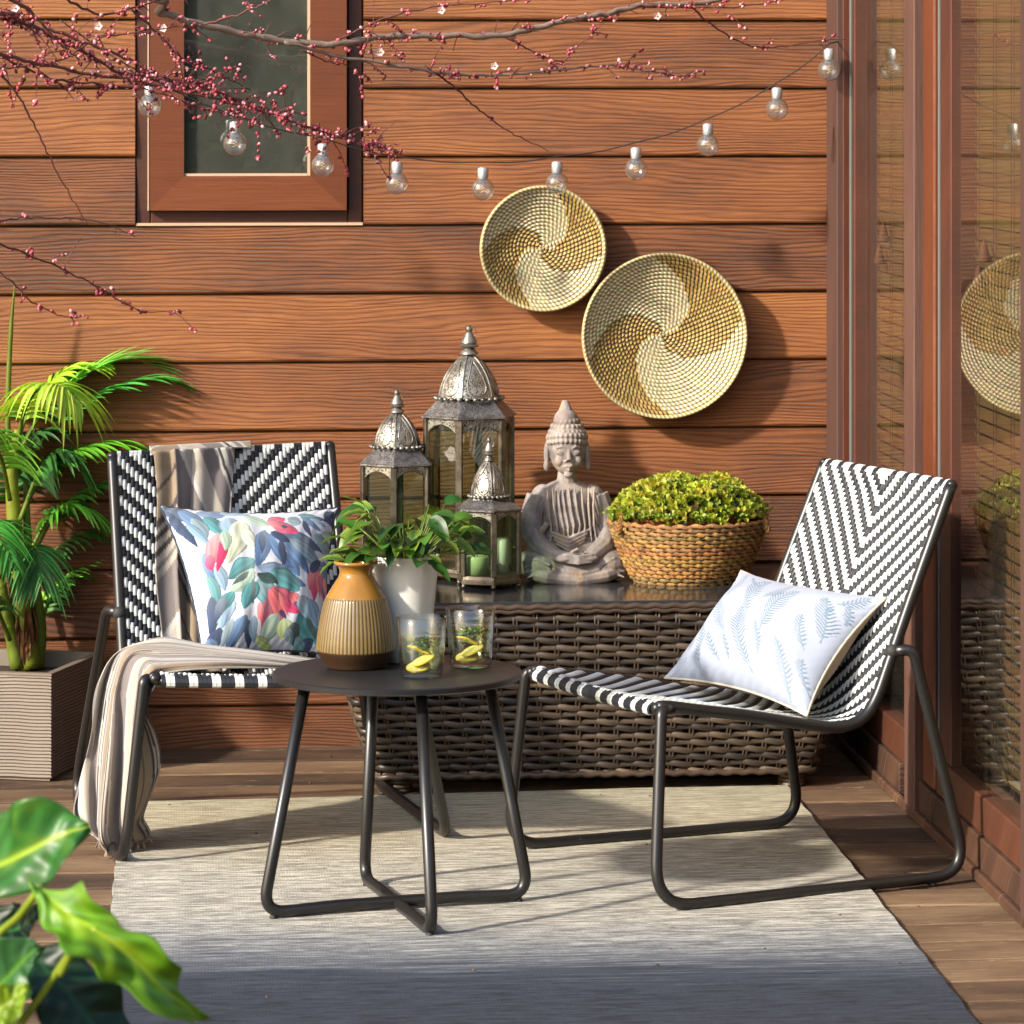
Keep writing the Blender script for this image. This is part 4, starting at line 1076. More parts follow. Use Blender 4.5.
for (x, y, c) in BUL:
    P = D(x, y, c)
    if bproto is None:
        b = MB(); o0 = P; b.lathe([(.0012, -.002), (.0100, -.004), (.0118, -.007), (.0118, -.022), (.0108, -.026), (.0105, -.028)][::-1], P, 20, capb=True)
        cp_ = b.build('bulb', cap_m, stl, auto=40)
        g = MB(); pr = [(.0108, -.027)]
        for k in range(1, 17):
            a = PI * (k / 16) ** .95; pr.append((max(.0005, .0248 * math.sin(.48 + (PI - .48) * k / 16)), -.0505 + .0248 * math.cos(.48 + (PI - .48) * k / 16)))
        g.lathe(pr[::-1], P, 28, capb=False); gg = g.build('bulb_globe', M['bulbglass'], cp_)
        f = MB(); f.tube([P + Vector((.006 * math.sin(a * 1.2), .006 * math.cos(a * 1.2), -.040 - a * .0012)) for a in range(16)], .0009, 5); f.tube([P + Vector((0, 0, -.028)), P + Vector((.001, 0, -.046))], .0014, 5); ff = f.build('filament', fil.mat, cp_)
        sp_ = MB(); sp_.box(P.x - .009, P.x + .009, P.y - .002, P.y + .002, P.z - .036, P.z - .028, .0006); ss_ = sp_.build('bulb_insert', cap_m, cp_, smooth=False)
        bproto = (cp_, [gg, ff, ss_]); cp_.rotation_euler = (0, 0, 0)
    else:
        n_ = bproto[0].copy(); COL.objects.link(n_); n_.parent = stl; n_.matrix_parent_inverse = Matrix.Translation(-stl.location); n_.location = P - D(*BUL[0])
        for ch in bproto[1]:
            q = ch.copy(); COL.objects.link(q); q.parent = n_; q.matrix_parent_inverse = Matrix.Identity(4)
for ch in bproto[1]: ch.matrix_parent_inverse = Matrix.Identity(4)
# ------------------------------------------------------------------ planter and palm
c0 = Zp(51.5, 782); ax = Vector((.307, .952, 0)); ay = Vector((-.952, .307, 0)); HP = .228; SP = .34
pln = thing('square_planter', c0 + ax * SP / 2 + ay * SP / 2, 'square taupe planter with fine horizontal ridges, holding the palm', 'planter')
m = MB(); nL = 30; prof_ = [(0.006, .001), (.006, .004)]
for i in range(nL):
    z0 = .006 + (HP - .012) * i / nL; z1 = .006 + (HP - .012) * (i + 1) / nL
    prof_ += [(.0028, z0 + .0004), (0, z0 + (z1 - z0) * .45), (.0022, z1 - .0006)]
prof_ += [(.0, HP - .005), (.0, HP), (.016, HP), (.018, HP - .002), (.018, HP - .04)]
def cor(i, ins): 
    a = ins if i in (0, 1) else SP - ins; b = ins if i in (0, 3) else SP - ins
    return c0 + ax * b + ay * a
rings = []
for ins, z in prof_:
    ring = []
    for i in range(4):
        p0_, p1_ = cor(i, ins), cor((i + 1) % 4, ins)
        for k in range(24):
            p = p0_.lerp(p1_, k / 24); ring.append(m.vert((p.x, p.y, z + (.0022 * mnoise.noise(Vector((p.x * 22, p.y * 22, z * 9))) if .004 < z < HP - .008 else 0))))
    rings.append(ring)
for a, b in zip(rings, rings[1:]):
    for k in range(96): m.face(a[k], a[(k + 1) % 96], b[(k + 1) % 96], b[k])
m.build('planter_wall', simple('taupe_composite', sr(116, 104, 92), .6, var=.18, scale=9, bump=.2, bscale=120), pln, smooth=False)
m = MB(); q = [cor(i, .0185) for i in range(4)]; m.face(*[m.vert((p.x, p.y, HP - .035)) for p in q]); m.build('potting_soil', simple('planter_soil', (.035, .024, .015), .95, bump=.8, bscale=90, bdist=.01), pln, smooth=False)
PB = Zp(24, 668, HP - .03); PB.x = PB.x; palm = thing('potted_palm', PB, 'green palm with arching feathery fronds, standing in the square planter', 'palm')
cP = PB.y * CT + PB.x * ST
def Pp(px, py, dc=0.0): return D(px, py, cP + dc)
M['palm'] = leafmat('palm_leaf', .42, .35, .4, 10)
tk = MB()
for (pts, r, c) in (([(28, 668, 0), (24, 630, 0), (18, 585, 0), (14, 520, 0), (12, 470, 0), (18, 430, -.02)], [15, 12, 10, 8, 6.5, 4], sr(150, 160, 52)),
                    ([(36, 668, .02), (40, 630, .02), (36, 590, .02), (28, 540, .02), (26, 480, .03)], [9, 7, 5.5, 4.5, 3], sr(120, 142, 44)),
                    ([(18, 668, -.02), (8, 620, -.02), (-2, 560, -.02)], [8, 6, 4], sr(126, 146, 48)),
                    ([(8, 480, 0), (8, 400, .0), (11, 330, .01), (15, 282, .01)], [3, 3.2, 2.4, .6], sr(120, 134, 40))):
    tk.cur = c; P = spline([Pp(*p) for p in pts], 6); rr = [np.interp(i / (len(P) - 1) * (len(r) - 1), range(len(r)), r) / 475 for i in range(len(P))]
    tk.tube(P, rr, 10)
tk.build('stem', M['palm'], palm)
hs = MB()
for i in range(46):     # fibrous sheath at the foot
    a = R.uniform(0, 2 * PI); b = PB + Vector((math.cos(a) * .028, math.sin(a) * .028, R.uniform(-.01, .05))); hs.cur = R.choice([sr(120, 70, 34), sr(160, 104, 54), sr(84, 48, 26), sr(190, 140, 84)])
    L = R.uniform(.06, .13); o = Vector((math.cos(a), math.sin(a), 0))
    hs.leaf([b + Vector((0, 0, L * t)) + o * (.004 * math.sin(t * 3)) - o * .012 * t for t in (0, .25, .5, .75, 1)], R.uniform(.006, .014), o, .3, hs.cur, hs.cur)
hs.build('fibre_sheath', attr('palm_fibre', .85, .4, 60, .6), palm)
def frond(pts, L, n, c, droop=.5, wd=.0085, spread=.9, back=.35, start=.22, fan=False):
    P = spline([Pp(*p) for p in pts], 10); N_ = len(P) - 1; mb = MB(); mb.cur = tuple(x * 1.1 for x in c); mb.cur = sr(130, 150, 50)
    mb.tube(P, [(.0042 * (1 - i / N_) + .0012) for i in range(N_ + 1)], 6)
    for i in range(n):
        u = start + (1 - start) * (i / (n - 1)); x = u * N_; j = min(N_ - 1, int(x)); p = P[j].lerp(P[j + 1], x - j); t = (P[j + 1] - P[j]).normalized()
        side = t.cross(Vector((0, 0, 1)))
        if side.length < .2: side = t.cross(Vector((0, -1, 0)))
        side.normalize(); upv = side.cross(t).normalized()
        for sg in (-1, 1):
            k = (u - start) / (1 - start); l = L * (math.sin(PI * (.22 + .70 * k)) ** .8) * R.uniform(.88, 1.1)
            fw = back + .9 * k * k
            d = (side * sg * spread + t * fw + upv * R.uniform(.1, .35)).normalized()
            dr = droop * R.uniform(.75, 1.25)
            path = [p + d * l * q + Vector((0, 0, -dr * l * q * q)) for q in (0, .16, .34, .52, .7, .86, 1)]
            k_ = R.uniform(1.0, 1.9); cc = (min(.7, c[0] * k_ * 1.02 + .010), min(.8, c[1] * k_), min(.5, c[2] * k_ * .7))
            mb.leaf(path, wd * R.uniform(.55, .85), upv, .45, cc, tuple(q * 1.15 for q in cc), prof=lambda s: max(.04, (min(1, s * 5 + .25)) * (1 - s ** 2.5)))
    mb.build('frond', M['palm'], palm)
G1, G2, G3, G4 = sr(150, 188, 44), sr(84, 150, 44), sr(40, 96, 44), sr(30, 72, 46)
frond([(18, 450, -.02), (24, 412, -.10), (40, 388, -.16), (60, 386, -.20), (78, 402, -.22)], .135, 26, sr(158, 206, 84), .75, .0095, 1.0)
frond([(16, 460, .0), (44, 410, .05), (88, 372, .10), (132, 362, .14), (178, 384, .16)], .135, 34, sr(104, 178, 84), .12, .0088, .75, .75)
frond([(20, 470, .02), (60, 420, .06), (104, 392, .10), (150, 380, .13), (186, 386, .15)], .115, 30, sr(66, 148, 72), .25, .0085, .8, .6)
frond([(10, 455, .02), (34, 404, .06), (66, 372, .08), (100, 366, .10)], .12, 26, sr(150, 200, 66), .35, .0088, .9, .5)
frond([(16, 450, .04), (30, 405, .08), (50, 390, .11), (76, 396, .13)], .13, 24, sr(60, 128, 60), .55, .0088)
frond([(22, 510, .02), (50, 468, .06), (90, 446, .10), (130, 446, .14), (160, 455, .16)], .125, 30, sr(96, 168, 54), .4, .0088)
frond([(30, 560, .04), (56, 514, .08), (92, 488, .12), (132, 484, .15), (160, 494, .17)], .12, 28, sr(60, 128, 56), .35, .0085)
frond([(28, 585, .06), (62, 545, .10), (104, 528, .14), (150, 532, .18)], .11, 26, sr(46, 104, 54), .4, .0085)
frond([(26, 560, .0), (48, 520, .0), (74, 506, .0), (104, 520, .02)], .11, 24, sr(78, 146, 54), .6, .0085)
frond([(34, 620, .06), (50, 590, .10), (84, 562, .15), (116, 552, .18)], .085, 24, sr(110, 176, 60), .3, .007)
frond([(36, 640, .05), (50, 600, .10), (66, 580, .12), (96, 578, .15)], .08, 20, sr(60, 120, 50), .3, .007)
frond([(10, 500, -.05), (0, 455, -.12), (-20, 430, -.18), (-46, 436, -.22)], .14, 24, sr(110, 180, 70), .7, .009)
frond([(12, 560, -.06), (6, 530, -.14), (-6, 524, -.22), (10, 560, -.28)], .10, 20, sr(58, 130, 62), .7, .009)
frond([(16, 600, -.05), (4, 560, -.12), (-20, 548, -.16), (-50, 566, -.2)], .13, 22, sr(66, 132, 66), .8, .009)
frond([(14, 590, -.06), (24, 555, -.12), (36, 548, -.17), (40, 578, -.2)], .10, 20, sr(54, 118, 64), .9, .009)
frond([(20, 520, -.02), (40, 470, .02), (60, 452, .03), (84, 470, .04)], .115, 22, sr(52, 110, 58), .8, .009)
frond([(10, 640, -.06), (-8, 600, -.12), (-26, 596, -.16), (-36, 630, -.2)], .10, 18, sr(46, 104, 56), .8, .009)
frond([(20, 540, .02), (10, 480, .04), (30, 440, .06), (50, 430, .08)], .12, 22, sr(40, 92, 50), .5, .009)
# ------------------------------------------------------------------ cushions
def bil(c, a, b): return (c[0] * (1 - a) + c[1] * a) * (1 - b) + (c[3] * (1 - a) + c[2] * a) * b   # c: TL TR BR BL, b down
def cushion(name, cor, thick, paint, nu, nv, label, mat_front, back_col, skew_in=.05, bulge_back=.5, piping=None, wr=.004):
    C3 = [D(*c) for c in cor]; ctr = sum(C3, Vector()) / 4
    n = (C3[1] - C3[0]).cross(C3[3] - C3[0]).normalized()
    if n.y > 0: n = -n
    def P(a, b, side):
        x, y = 2 * a - 1, 2 * b - 1
        p = bil(C3, a - skew_in * x * (1 - y * y) * .5, b - skew_in * y * (1 - x * x) * .5)
        h = ((1 - abs(x) ** 2.4) * (1 - abs(y) ** 2.4)) ** .62
        cr = wr * mnoise.noise(Vector((a * 5, b * 5, 1.3))) * min(1, 4 * (1 - max(abs(x), abs(y)))) + wr * .8 * mnoise.noise(Vector((a * 13, b * 4 + a * 5, 7.1))) * min(1, 3 * (1 - max(abs(x), abs(y))))
        puck = .0016 * math.sin(a * 95 + b * 80) * max(0, 1 - 9 * (1 - max(abs(x), abs(y))))
        return p + n * (side * (thick * h * (1 if side > 0 else bulge_back) + .001) + cr + puck * side)
    A, B = np.meshgrid((np.arange(nu + 1)) / nu, (np.arange(nv + 1)) / nv)
    colr = paint(A, B)
    f = MB(); f.grid(lambda a, b: P(a, b, 1), nu, nv, flip=True)
    f.c = [tuple(q) for q in colr.reshape(-1, 3)]
    root = thing(name, ctr, label, 'cushion')
    f.build('printed_cover', mat_front, root)
    bk_ = MB(); bk_.cur = back_col; bk_.grid(lambda a, b: P(a, b, -1), 50, 40); bk_.build('cover_back', attr(name + '_back', .9, .1, 90, .3, 500, .0008), root)
    sm_ = MB(); sm_.cur = piping or back_col; pts = []
    for k in range(60): pts.append(P(k / 60, 0, 0))
    for k in range(50): pts.append(P(1, k / 50, 0))
    for k in range(60): pts.append(P(1 - k / 60, 1, 0))
    for k in range(50): pts.append(P(0, 1 - k / 50, 0))
    sm_.tube(pts, .0026, 6, closed=True); sm_.build('seam_piping', attr(name + '_piping', .85, .1), root)
    return root
def fabric(name, rough=.85):
    m = N(name); at = m.n('ShaderNodeAttribute', attribute_name='col'); m.set(Base_Color=at.outputs['Color'], Roughness=rough, Sheen_Weight=.15)
    m.bump(m.noise(m.coord(), 900, 2, .6), .25, .0006); return m.mat
# protea print, petals laid out by hand on the cover (units: print cells across the cover)
navy, bl, pbl, teal, pgr, crm, pnk, slm, pur, yg, dgr, gry = map(lambda t: sr(*t), ((34, 54, 92), (78, 112, 156), (128, 158, 184), (70, 136, 140), (164, 188, 166), (204, 210, 184), (206, 40, 96), (236, 112, 118), (84, 48, 104), (194, 212, 130), (36, 66, 62), (122, 146, 158)))
PET = [(75,270,200,330,30,navy),(130,280,230,400,26,bl),(200,300,330,290,22,bl),(225,320,300,440,26,teal),(180,330,220,440,22,gry),(300,290,440,300,14,pbl),(88,290,190,470,14,navy),(205,500,262,640,16,bl),(222,600,285,760,16,teal),(245,690,280,860,18,navy),(255,560,300,680,18,pbl),(150,350,230,470,14,pbl),
(330,320,330,440,40,pbl),(390,340,300,560,40,crm),(400,310,510,375,20,pgr),(380,380,440,500,26,crm),(270,415,232,580,26,slm),(290,430,262,595,16,pnk),(222,510,240,585,15,pnk),(300,400,290,500,18,pgr),
(480,395,440,585,30,bl),(500,420,640,625,40,bl),(520,415,710,560,36,pbl),(520,408,775,492,30,bl),(560,430,695,610,28,bl),(545,450,560,595,14,navy),(510,410,600,470,16,navy),(600,450,770,560,26,gry),(640,430,790,500,12,navy),(470,400,455,520,10,navy),
(500,350,590,335,24,pnk),(520,372,640,412,24,pnk),(505,345,560,385,16,slm),(600,335,655,362,22,gry),(558,374,590,382,8,navy),(650,305,795,345,12,navy),(660,320,765,400,12,bl),(668,345,705,430,12,navy),(655,310,740,320,10,teal),(785,295,838,365,24,navy),(700,330,790,380,9,pbl),
(725,415,855,520,22,teal),(735,430,850,470,16,gry),(780,530,845,640,26,bl),(765,410,850,400,16,pgr),(758,560,720,722,22,pnk),(740,560,700,682,20,slm),(772,575,802,722,22,pnk),(755,575,760,700,10,slm),(700,590,770,535,18,navy),(776,640,790,702,8,pur),(800,600,835,700,18,slm),
(430,555,305,625,36,teal),(425,595,318,695,28,pgr),(440,585,625,590,24,bl),(500,600,682,672,22,bl),(500,605,645,692,36,teal),(440,640,522,792,36,teal),(428,650,388,772,32,teal),(440,615,540,665,20,dgr),(400,600,330,660,10,dgr),(455,660,510,760,8,gry),(415,640,430,760,8,dgr),
(515,685,655,780,34,pnk),(500,690,572,822,30,slm),(478,735,490,858,16,pnk),(500,760,527,855,14,pnk),(600,700,645,762,18,slm),(455,745,478,830,12,slm),(556,780,592,812,9,pur),(540,700,600,800,8,slm),(620,740,655,770,8,pur),
(330,715,308,832,30,pbl),(400,795,360,925,26,bl),(300,825,288,922,22,navy),(410,815,452,915,14,navy),(340,690,280,765,22,teal),(350,800,330,915,16,gry),(440,800,470,900,14,pbl),(268,860,300,930,18,bl),(300,700,280,800,14,navy),
(552,795,498,915,28,pgr),(580,812,590,892,28,yg),(640,785,762,882,40,teal),(650,715,692,802,30,gry),(700,715,752,832,30,pbl),(620,825,652,905,22,dgr),(690,875,722,915,24,navy),(700,800,740,870,10,dgr),(470,880,560,920,12,yg),(650,880,700,915,18,teal),(760,760,800,860,24,gry),(790,720,830,800,22,teal),(800,820,830,900,20,navy),(600,850,640,900,14,gry)]
def paint_floral(A, B):
    cor = np.array([(70, 262), (842, 275), (820, 905), (265, 935)], float)
    a, b = A[..., None], B[..., None]
    Q = (cor[0] * (1 - a) + cor[1] * a) * (1 - b) + (cor[3] * (1 - a) + cor[2] * a) * b
    out = np.ones(A.shape + (3,)) * np.array(sr(196, 200, 210)); rs = np.random.RandomState(3)
    wob = 5 * np.sin(Q[..., 1] / 23 + Q[..., 0] / 31) + 4 * np.sin(Q[..., 0] / 13)
    X = Q[..., 0] + wob * .5; Y = Q[..., 1] + wob * .4
    for (x0, y0, x1, y1, w_, c) in PET:
        dx, dy = x1 - x0, y1 - y0; L = math.hypot(dx, dy); ux, uy = dx / L, dy / L
        t = ((X - x0) * ux + (Y - y0) * uy) / L; nrm = (X - x0) * -uy + (Y - y0) * ux
        cv = rs.uniform(-.12, .12) * L; nrm = nrm - cv * 4 * t * (1 - t) * .5
        tt = np.clip(t, 0, 1); wd = w_ * 1.32 * np.sin(PI * tt ** .8) ** .75
        inside = (t > 0) & (t < 1) & (np.abs(nrm) < wd)
        e = np.clip(nrm / np.maximum(wd, 1), -1, 1)
        sh = .82 + .38 * e + .16 * np.sin(e * 9 + tt * 3); col = np.array(c)[None, None] * sh[..., None]
        lt = np.clip((1 - tt) * .5, 0, 1)[..., None] * rs.uniform(0, .6); col = col * (1 - lt) + np.array(sr(210, 222, 226)) * lt
        edge = (np.abs(e) > .86)[..., None]; col = np.where(edge, col * .72, col)
        out = np.where(inside[..., None], np.clip(col, .01, .9), out)
    return out
cushion('floral_cushion', [(160, 506, 7.74), (337, 508, 7.93), (330, 655, 7.74), (203, 662, 7.60)], .062, paint_floral, 240, 200, 'square cushion printed with pink and blue protea flowers, leaning on the chair with the throw', fabric('floral_print'), sr(70, 74, 84), .10, .35, sr(50, 58, 76))
FE = [(300,540,258,640,28),(385,570,330,690,34),(455,585,390,650,26),(230,610,262,745,32),(175,690,165,800,24),(322,670,312,825,34),(415,760,398,870,26),(480,620,375,740,34),(545,630,520,735,34),(490,690,478,765,22),(625,600,570,640,20),(120,700,88,770,20),(205,570,150,690,26),(215,740,225,800,18),(360,720,350,800,14),(470,790,455,850,18),(260,750,255,800,12),(560,650,540,690,10),(240,545,215,590,16),(330,560,360,600,10),(590,640,575,680,14),(130,640,150,680,10)]
def paint_feather(A, B):
    cor = np.array([(262, 515), (650, 590), (430, 890), (60, 790)], float); a, b = A[..., None], B[..., None]
    Q = (cor[0] * (1 - a) + cor[1] * a) * (1 - b) + (cor[3] * (1 - a) + cor[2] * a) * b
    X, Y = Q[..., 0], Q[..., 1]; out = np.ones(A.shape + (3,)) * np.array(sr(152, 160, 178))
    for i, (x0, y0, x1, y1, w_) in enumerate(FE):
        dx, dy = x1 - x0, y1 - y0; L = math.hypot(dx, dy); ux, uy = dx / L, dy / L
        t = ((X - x0) * ux + (Y - y0) * uy) / L; nrm = (X - x0) * -uy + (Y - y0) * ux
        nrm = nrm - (.16 if i % 2 else -.16) * L * 4 * t * (1 - t) * .5
        tt = np.clip(t, 0, 1); wd = w_ * .9 * (np.sin(PI * tt ** .9) ** .6) * (1 - .25 * tt)
        ph = (t * L + np.abs(nrm) * .85) / 8.5; barb = (np.sin(ph * 2 * PI + np.sin(nrm * .2)) > .15)
        ins = (t > 0) & (t < .93) & (np.abs(nrm) < wd * (.8 + .2 * np.sin(ph * 7))) & barb
        sp2 = (t > -.02) & (t < 1.05) & (np.abs(nrm) < 1.6)
        c = np.array(sr(70, 92, 110)) if i % 3 else np.array(sr(92, 110, 126))
        out = np.where(ins[..., None], out * .25 + c * .75, out); out = np.where(sp2[..., None], np.array(sr(112, 132, 150)), out)
    return out
cushion('leaf_print_cushion', [(741, 571, 7.60), (886, 598, 7.25), (807, 716, 7.13), (665, 678, 7.47)], .078, paint_feather, 300, 230, 'pale oblong cushion printed with grey blue feathery leaves, on the chair by the glass door', fabric('leaf_print'), sr(150, 130, 108), .14, .95, sr(200, 186, 166), .006)
# ------------------------------------------------------------------ throw
th_ = thing('throw_blanket', chL.at(0, .4), 'striped beige and grey throw draped over a chair back and down to the floor', 'throw')
cream, greyb, taupe, dgrey, tan2, white_ = sr(176, 167, 155), sr(122, 114, 112), sr(120, 102, 84), sr(66, 58, 56), sr(146, 128, 106), sr(188, 184, 178)
def stripes(x, seed=0):
    x = (x % 1.0)
    B = [(.0, .10, greyb), (.10, .12, white_), (.12, .14, dgrey), (.14, .17, white_), (.17, .20, greyb), (.20, .215, white_), (.215, .36, tan2), (.36, .375, dgrey), (.375, .47, tan2), (.47, .50, dgrey), (.50, .52, cream), (.52, .545, dgrey), (.545, .575, cream), (.575, .60, dgrey), (.60, .63, cream), (.63, .65, greyb), (.65, .68, cream), (.68, .70, greyb), (.70, .86, greyb), (.86, .89, white_), (.89, 1.01, cream)]
    for a, b, c in B:
        if a <= x < b: return c
    return cream
tA = MB()
def fA(a, b):   # b: 0 top rear .. 1 at the seat
    if b < .12:
        q = b / .12; u = .10 + (.58 - .10) * 0 + a * .46 + .075; p = chL.at(u, AL, .012); bk2 = (chL.ta - chL.fa); bk2.z = 0; bk2.normalize()
        an = PI * (1 - q); return p + bk2 * (.016 + .020 * math.cos(PI - an) * -1 * -1 - .02) * 0 + bk2 * (.018 * (1 - q) * 1.6) + Vector((0, 0, .012 * math.sin(an) - .10 * max(0, .45 - q)))
    q = (b - .12) / .88
    u0 = .175 + .0 * q; u1 = .55 - .10 * q
    u0 = .185 - .02 * q; u1 = .545 - .06 * q
    u = u0 + (u1 - u0) * a + .010 * math.sin(q * 9 + (0 if a < .5 else 2)) * abs(2 * a - 1)
    sv = AL + (.44 - AL) * q
    fold = .010 * math.sin(a * 6.5 + q * 1.5) + .006 * math.sin(a * 17 + q * 3 + 1)
    edgef = .012 * math.exp(-((a - .27) / .035) ** 2)
    p = chL.at(u, sv, .014 + abs(fold) + edgef * (1 - q * .3))
    if q < .06: p.z += .004
    return p
def colA(a, b):
    if a < .27: return stripes(.12 + b * .9 + a * .3)
    return stripes(.68 + (a - .27) * .55 - b * .75 + .25)
tA.grid(fA, 90, 110, flip=False, colf=colA)
# gathered end over the seat edge and down
ST_ = [[(318, 660, 7.62), (316, 663, 7.6), (314, 666, 7.58), (312, 668, 7.56), (310, 669, 7.55)],
       [(262, 652, 7.60), (262, 656, 7.55), (262, 660, 7.50), (260, 664, 7.46), (258, 668, 7.43)],
       [(205, 645, 7.60), (208, 650, 7.53), (212, 656, 7.45), (216, 662, 7.40), (214, 668, 7.37)],
       [(160, 638, 7.62), (160, 645, 7.52), (164, 654, 7.43), (166, 664, 7.37), (168, 672, 7.33)],
       [(120, 652, 7.64), (126, 650, 7.54), (134, 656, 7.44), (144, 668, 7.36), (158, 682, 7.31)],
       [(104, 680, 7.62), (110, 684, 7.54), (120, 690, 7.45), (136, 700, 7.37), (152, 712, 7.32)],
       [(92, 720, 7.60), (102, 724, 7.54), (116, 730, 7.46), (132, 735, 7.40), (151, 740, 7.35)],
       [(84, 762, 7.58), (96, 768, 7.53), (112, 772, 7.46), (130, 776, 7.41), (153, 780, 7.37)],
       [(82, 796, 7.57), (94, 806, 7.52), (108, 812, 7.46), (126, 812, 7.42), (149, 812, 7.40)],
       [(84, 820, 7.56), (94, 832, 7.50), (108, 838, 7.45), (124, 834, 7.44), (140, 826, 7.44)],
       [(98, 836, 7.52), (104, 846, 7.48), (114, 850, 7.45), (126, 846, 7.45), (140, 838, 7.46)]]
G = [[D(*p) for p in r] for r in ST_]
def crm_(p0, p1, p2, p3, t): return .5 * ((2 * p1) + (p2 - p0) * t + (2 * p0 - 5 * p1 + 4 * p2 - p3) * t * t + (3 * p1 - p0 - 3 * p2 + p3) * t ** 3)
def samp(L, t):
    n_ = len(L) - 1; x = min(n_ - 1e-6, t * n_); j = int(x); g = lambda k: L[max(0, min(n_, k))]
    return crm_(g(j - 1), g(j), g(j + 1), g(j + 2), x - j)
def fB(a, b):
    row = [samp(r, a) for r in G]; p = samp(row, b)
    hang = min(1, max(0, (b - .25) / .25)); amp = .005 + .026 * hang
    f_ = math.sin(a * 2 * PI * 2.6 + b * 2.2 + .8 * math.sin(b * 5)) + .45 * math.sin(a * 2 * PI * 5.3 - b * 4) + .2 * math.sin(a * 40 + b * 9)
    lat = .008 * hang * math.sin(a * 2 * PI * 2.6 + b * 2.2 + 1.6)
    eg = (1 if a > .5 else -1) * max(0, abs(a - .5) * 2 - .6) / .4
    q = p + Vector((lat + hang * .012 * eg * math.sin(b * 19 + eg * 2), -amp * f_ * .8 + hang * .010 * math.sin(b * 11 + a * 5), amp * .35 * f_ * (1 - hang)))
    q.z = max(q.z, .006 + .004 * (f_ + 1.6) * .6); return q
tB = MB(); tB.grid(fB, 130, 190, colf=lambda a, b: stripes(a * 1.9 + .02 * math.sin(b * 6) + .69))
tw = N('throw_cotton'); at = tw.n('ShaderNodeAttribute', attribute_name='col'); nz = tw.noise(tw.coord(), 700, 2, .6)
tw.set(Base_Color=tw.mix(1.0, at.outputs['Color'], tw.ramp(nz, [(.3, .78), (.7, 1.0)]), 'MULTIPLY'), Roughness=.95, Sheen_Weight=.2); tw.bump(nz, .5, .0015)
for nm, mb in (('draped_section', tA), ('hanging_section', tB)):
    o = mb.build(nm, tw.mat, th_); so2 = o.modifiers.new('thickness', 'SOLIDIFY'); so2.thickness = .0022; so2.offset = 0
fr_m = MB()
for i in range(60):
    a = i / 59; p = fB(a, 1.0); fr_m.cur = R.choice([cream, tan2, greyb]); d = Vector((R.uniform(-.4, .4), -.6, -.6)).normalized() * .02
    q = p + d; q.z = max(.004, q.z); fr_m.tube([p, (p + q) / 2 + Vector((0, -.003, 0)), q], .0011, 4)
fr_m.build('fringe', tw.mat, th_)
# ------------------------------------------------------------------ blossoming plum tree (trunk stands outside the picture)
tree = thing('plum_tree', (-2.7, 8.1, -.4), 'budding plum tree reaching thin twigs with pink blossom across the top of the wall', 'tree')
M['bark'] = simple('plum_bark', sr(128, 108, 96), .75, var=.35, scale=60, bump=.7, bscale=180, bdist=.002)
M['barkr'] = simple('twig_bark', sr(96, 52, 44), .7, var=.35, scale=60, bump=.4)
M['bud'] = attr('plum_bud', .55, .2, 120)
tr_ = MB(); trunk = spline([Vector((-2.7, 8.1, -.4)), Vector((-2.68, 8.1, .3)), Vector((-2.72, 8.05, 1.0)), Vector((-2.6, 8.0, 1.6)), Vector((-2.45, 7.9, 2.1)), Vector((-2.5, 7.9, 2.7))], 8)
tr_.tube(trunk, [.075 - .05 * i / (len(trunk) - 1) for i in range(len(trunk))], 12); tr_.build('trunk', M['bark'], tree)
RR = random.Random(21)
br = []
def branch(pts, r0, r1, c0_, c1_, bark='barkr', buds=1.0, spurs=1.0, pre=None, rs=1.0):
    P = [D(p[0], p[1], c0_ + (c1_ - c0_) * i / (len(pts) - 1)) for i, p in enumerate(pts)]
    if pre: P = [Vector(q) for q in pre] + P
    P = spline(P, 7)
    for i in range(1, len(P) - 1): P[i] += Vector((RR.uniform(-1, 1), RR.uniform(-1, 1), RR.uniform(-1, 1))) * .0022
    n_ = len(P) - 1; mb = MB(); rad = [r0 + (r1 - r0) * i / n_ for i in range(n_ + 1)]
    for i in range(0, n_ + 1):
        if i % 5 == 3: rad[i] *= 1.18
    mb.tube(P, rad, 8); o = mb.build('branch', M[bark], tree); br.append((P, rad, buds, spurs, rs)); return P
LIMB = trunk[20]
branch([(120, -6), (160, 13), (205, 25), (260, 37), (330, 44), (380, 37), (440, 36), (500, 35), (560, 22), (600, 15), (640, 6), (690, 4), (740, -4)], .0075, .0052, 7.3, 7.9, 'bark', .35, .8, pre=[LIMB, (-1.2, 7.15, 1.85), (-.95, 7.2, 1.66)])
branch([(285, 42), (330, 54), (400, 66), (450, 74), (500, 75), (560, 70), (610, 66), (650, 72), (700, 78)], .0035, .001, 7.45, 7.9, 'bark', 1.1, 1.0)
branch([(425, 66), (455, 88), (480, 110), (510, 132), (548, 151)], .0024, .0008, 7.6, 7.8, buds=.15, spurs=.2)
branch([(-30, 12), (0, 18), (40, 30), (80, 50), (120, 72), (180, 84), (240, 100), (300, 125), (345, 140), (392, 150)], .0050, .0011, 7.0, 7.5, buds=1.6, spurs=1.2, pre=[LIMB, (-1.3, 6.95, 1.62)])
branch([(-20, 50), (30, 62), (80, 72), (140, 82), (200, 96), (260, 110), (310, 128), (350, 138)], .0036, .001, 6.9, 7.3, buds=1.8, spurs=1.2)
branch([(40, 26), (90, 44), (130, 60), (165, 78), (205, 80), (240, 66)], .0030, .0009, 7.0, 7.2, buds=1.6)
branch([(-20, -10), (20, 4), (40, 22), (60, 44), (80, 60)], .0042, .001, 6.9, 7.0, buds=1.4)
branch([(60, -5), (100, 14), (140, 6), (180, -8)], .0026, .0012, 7.0, 7.2, buds=1.2)
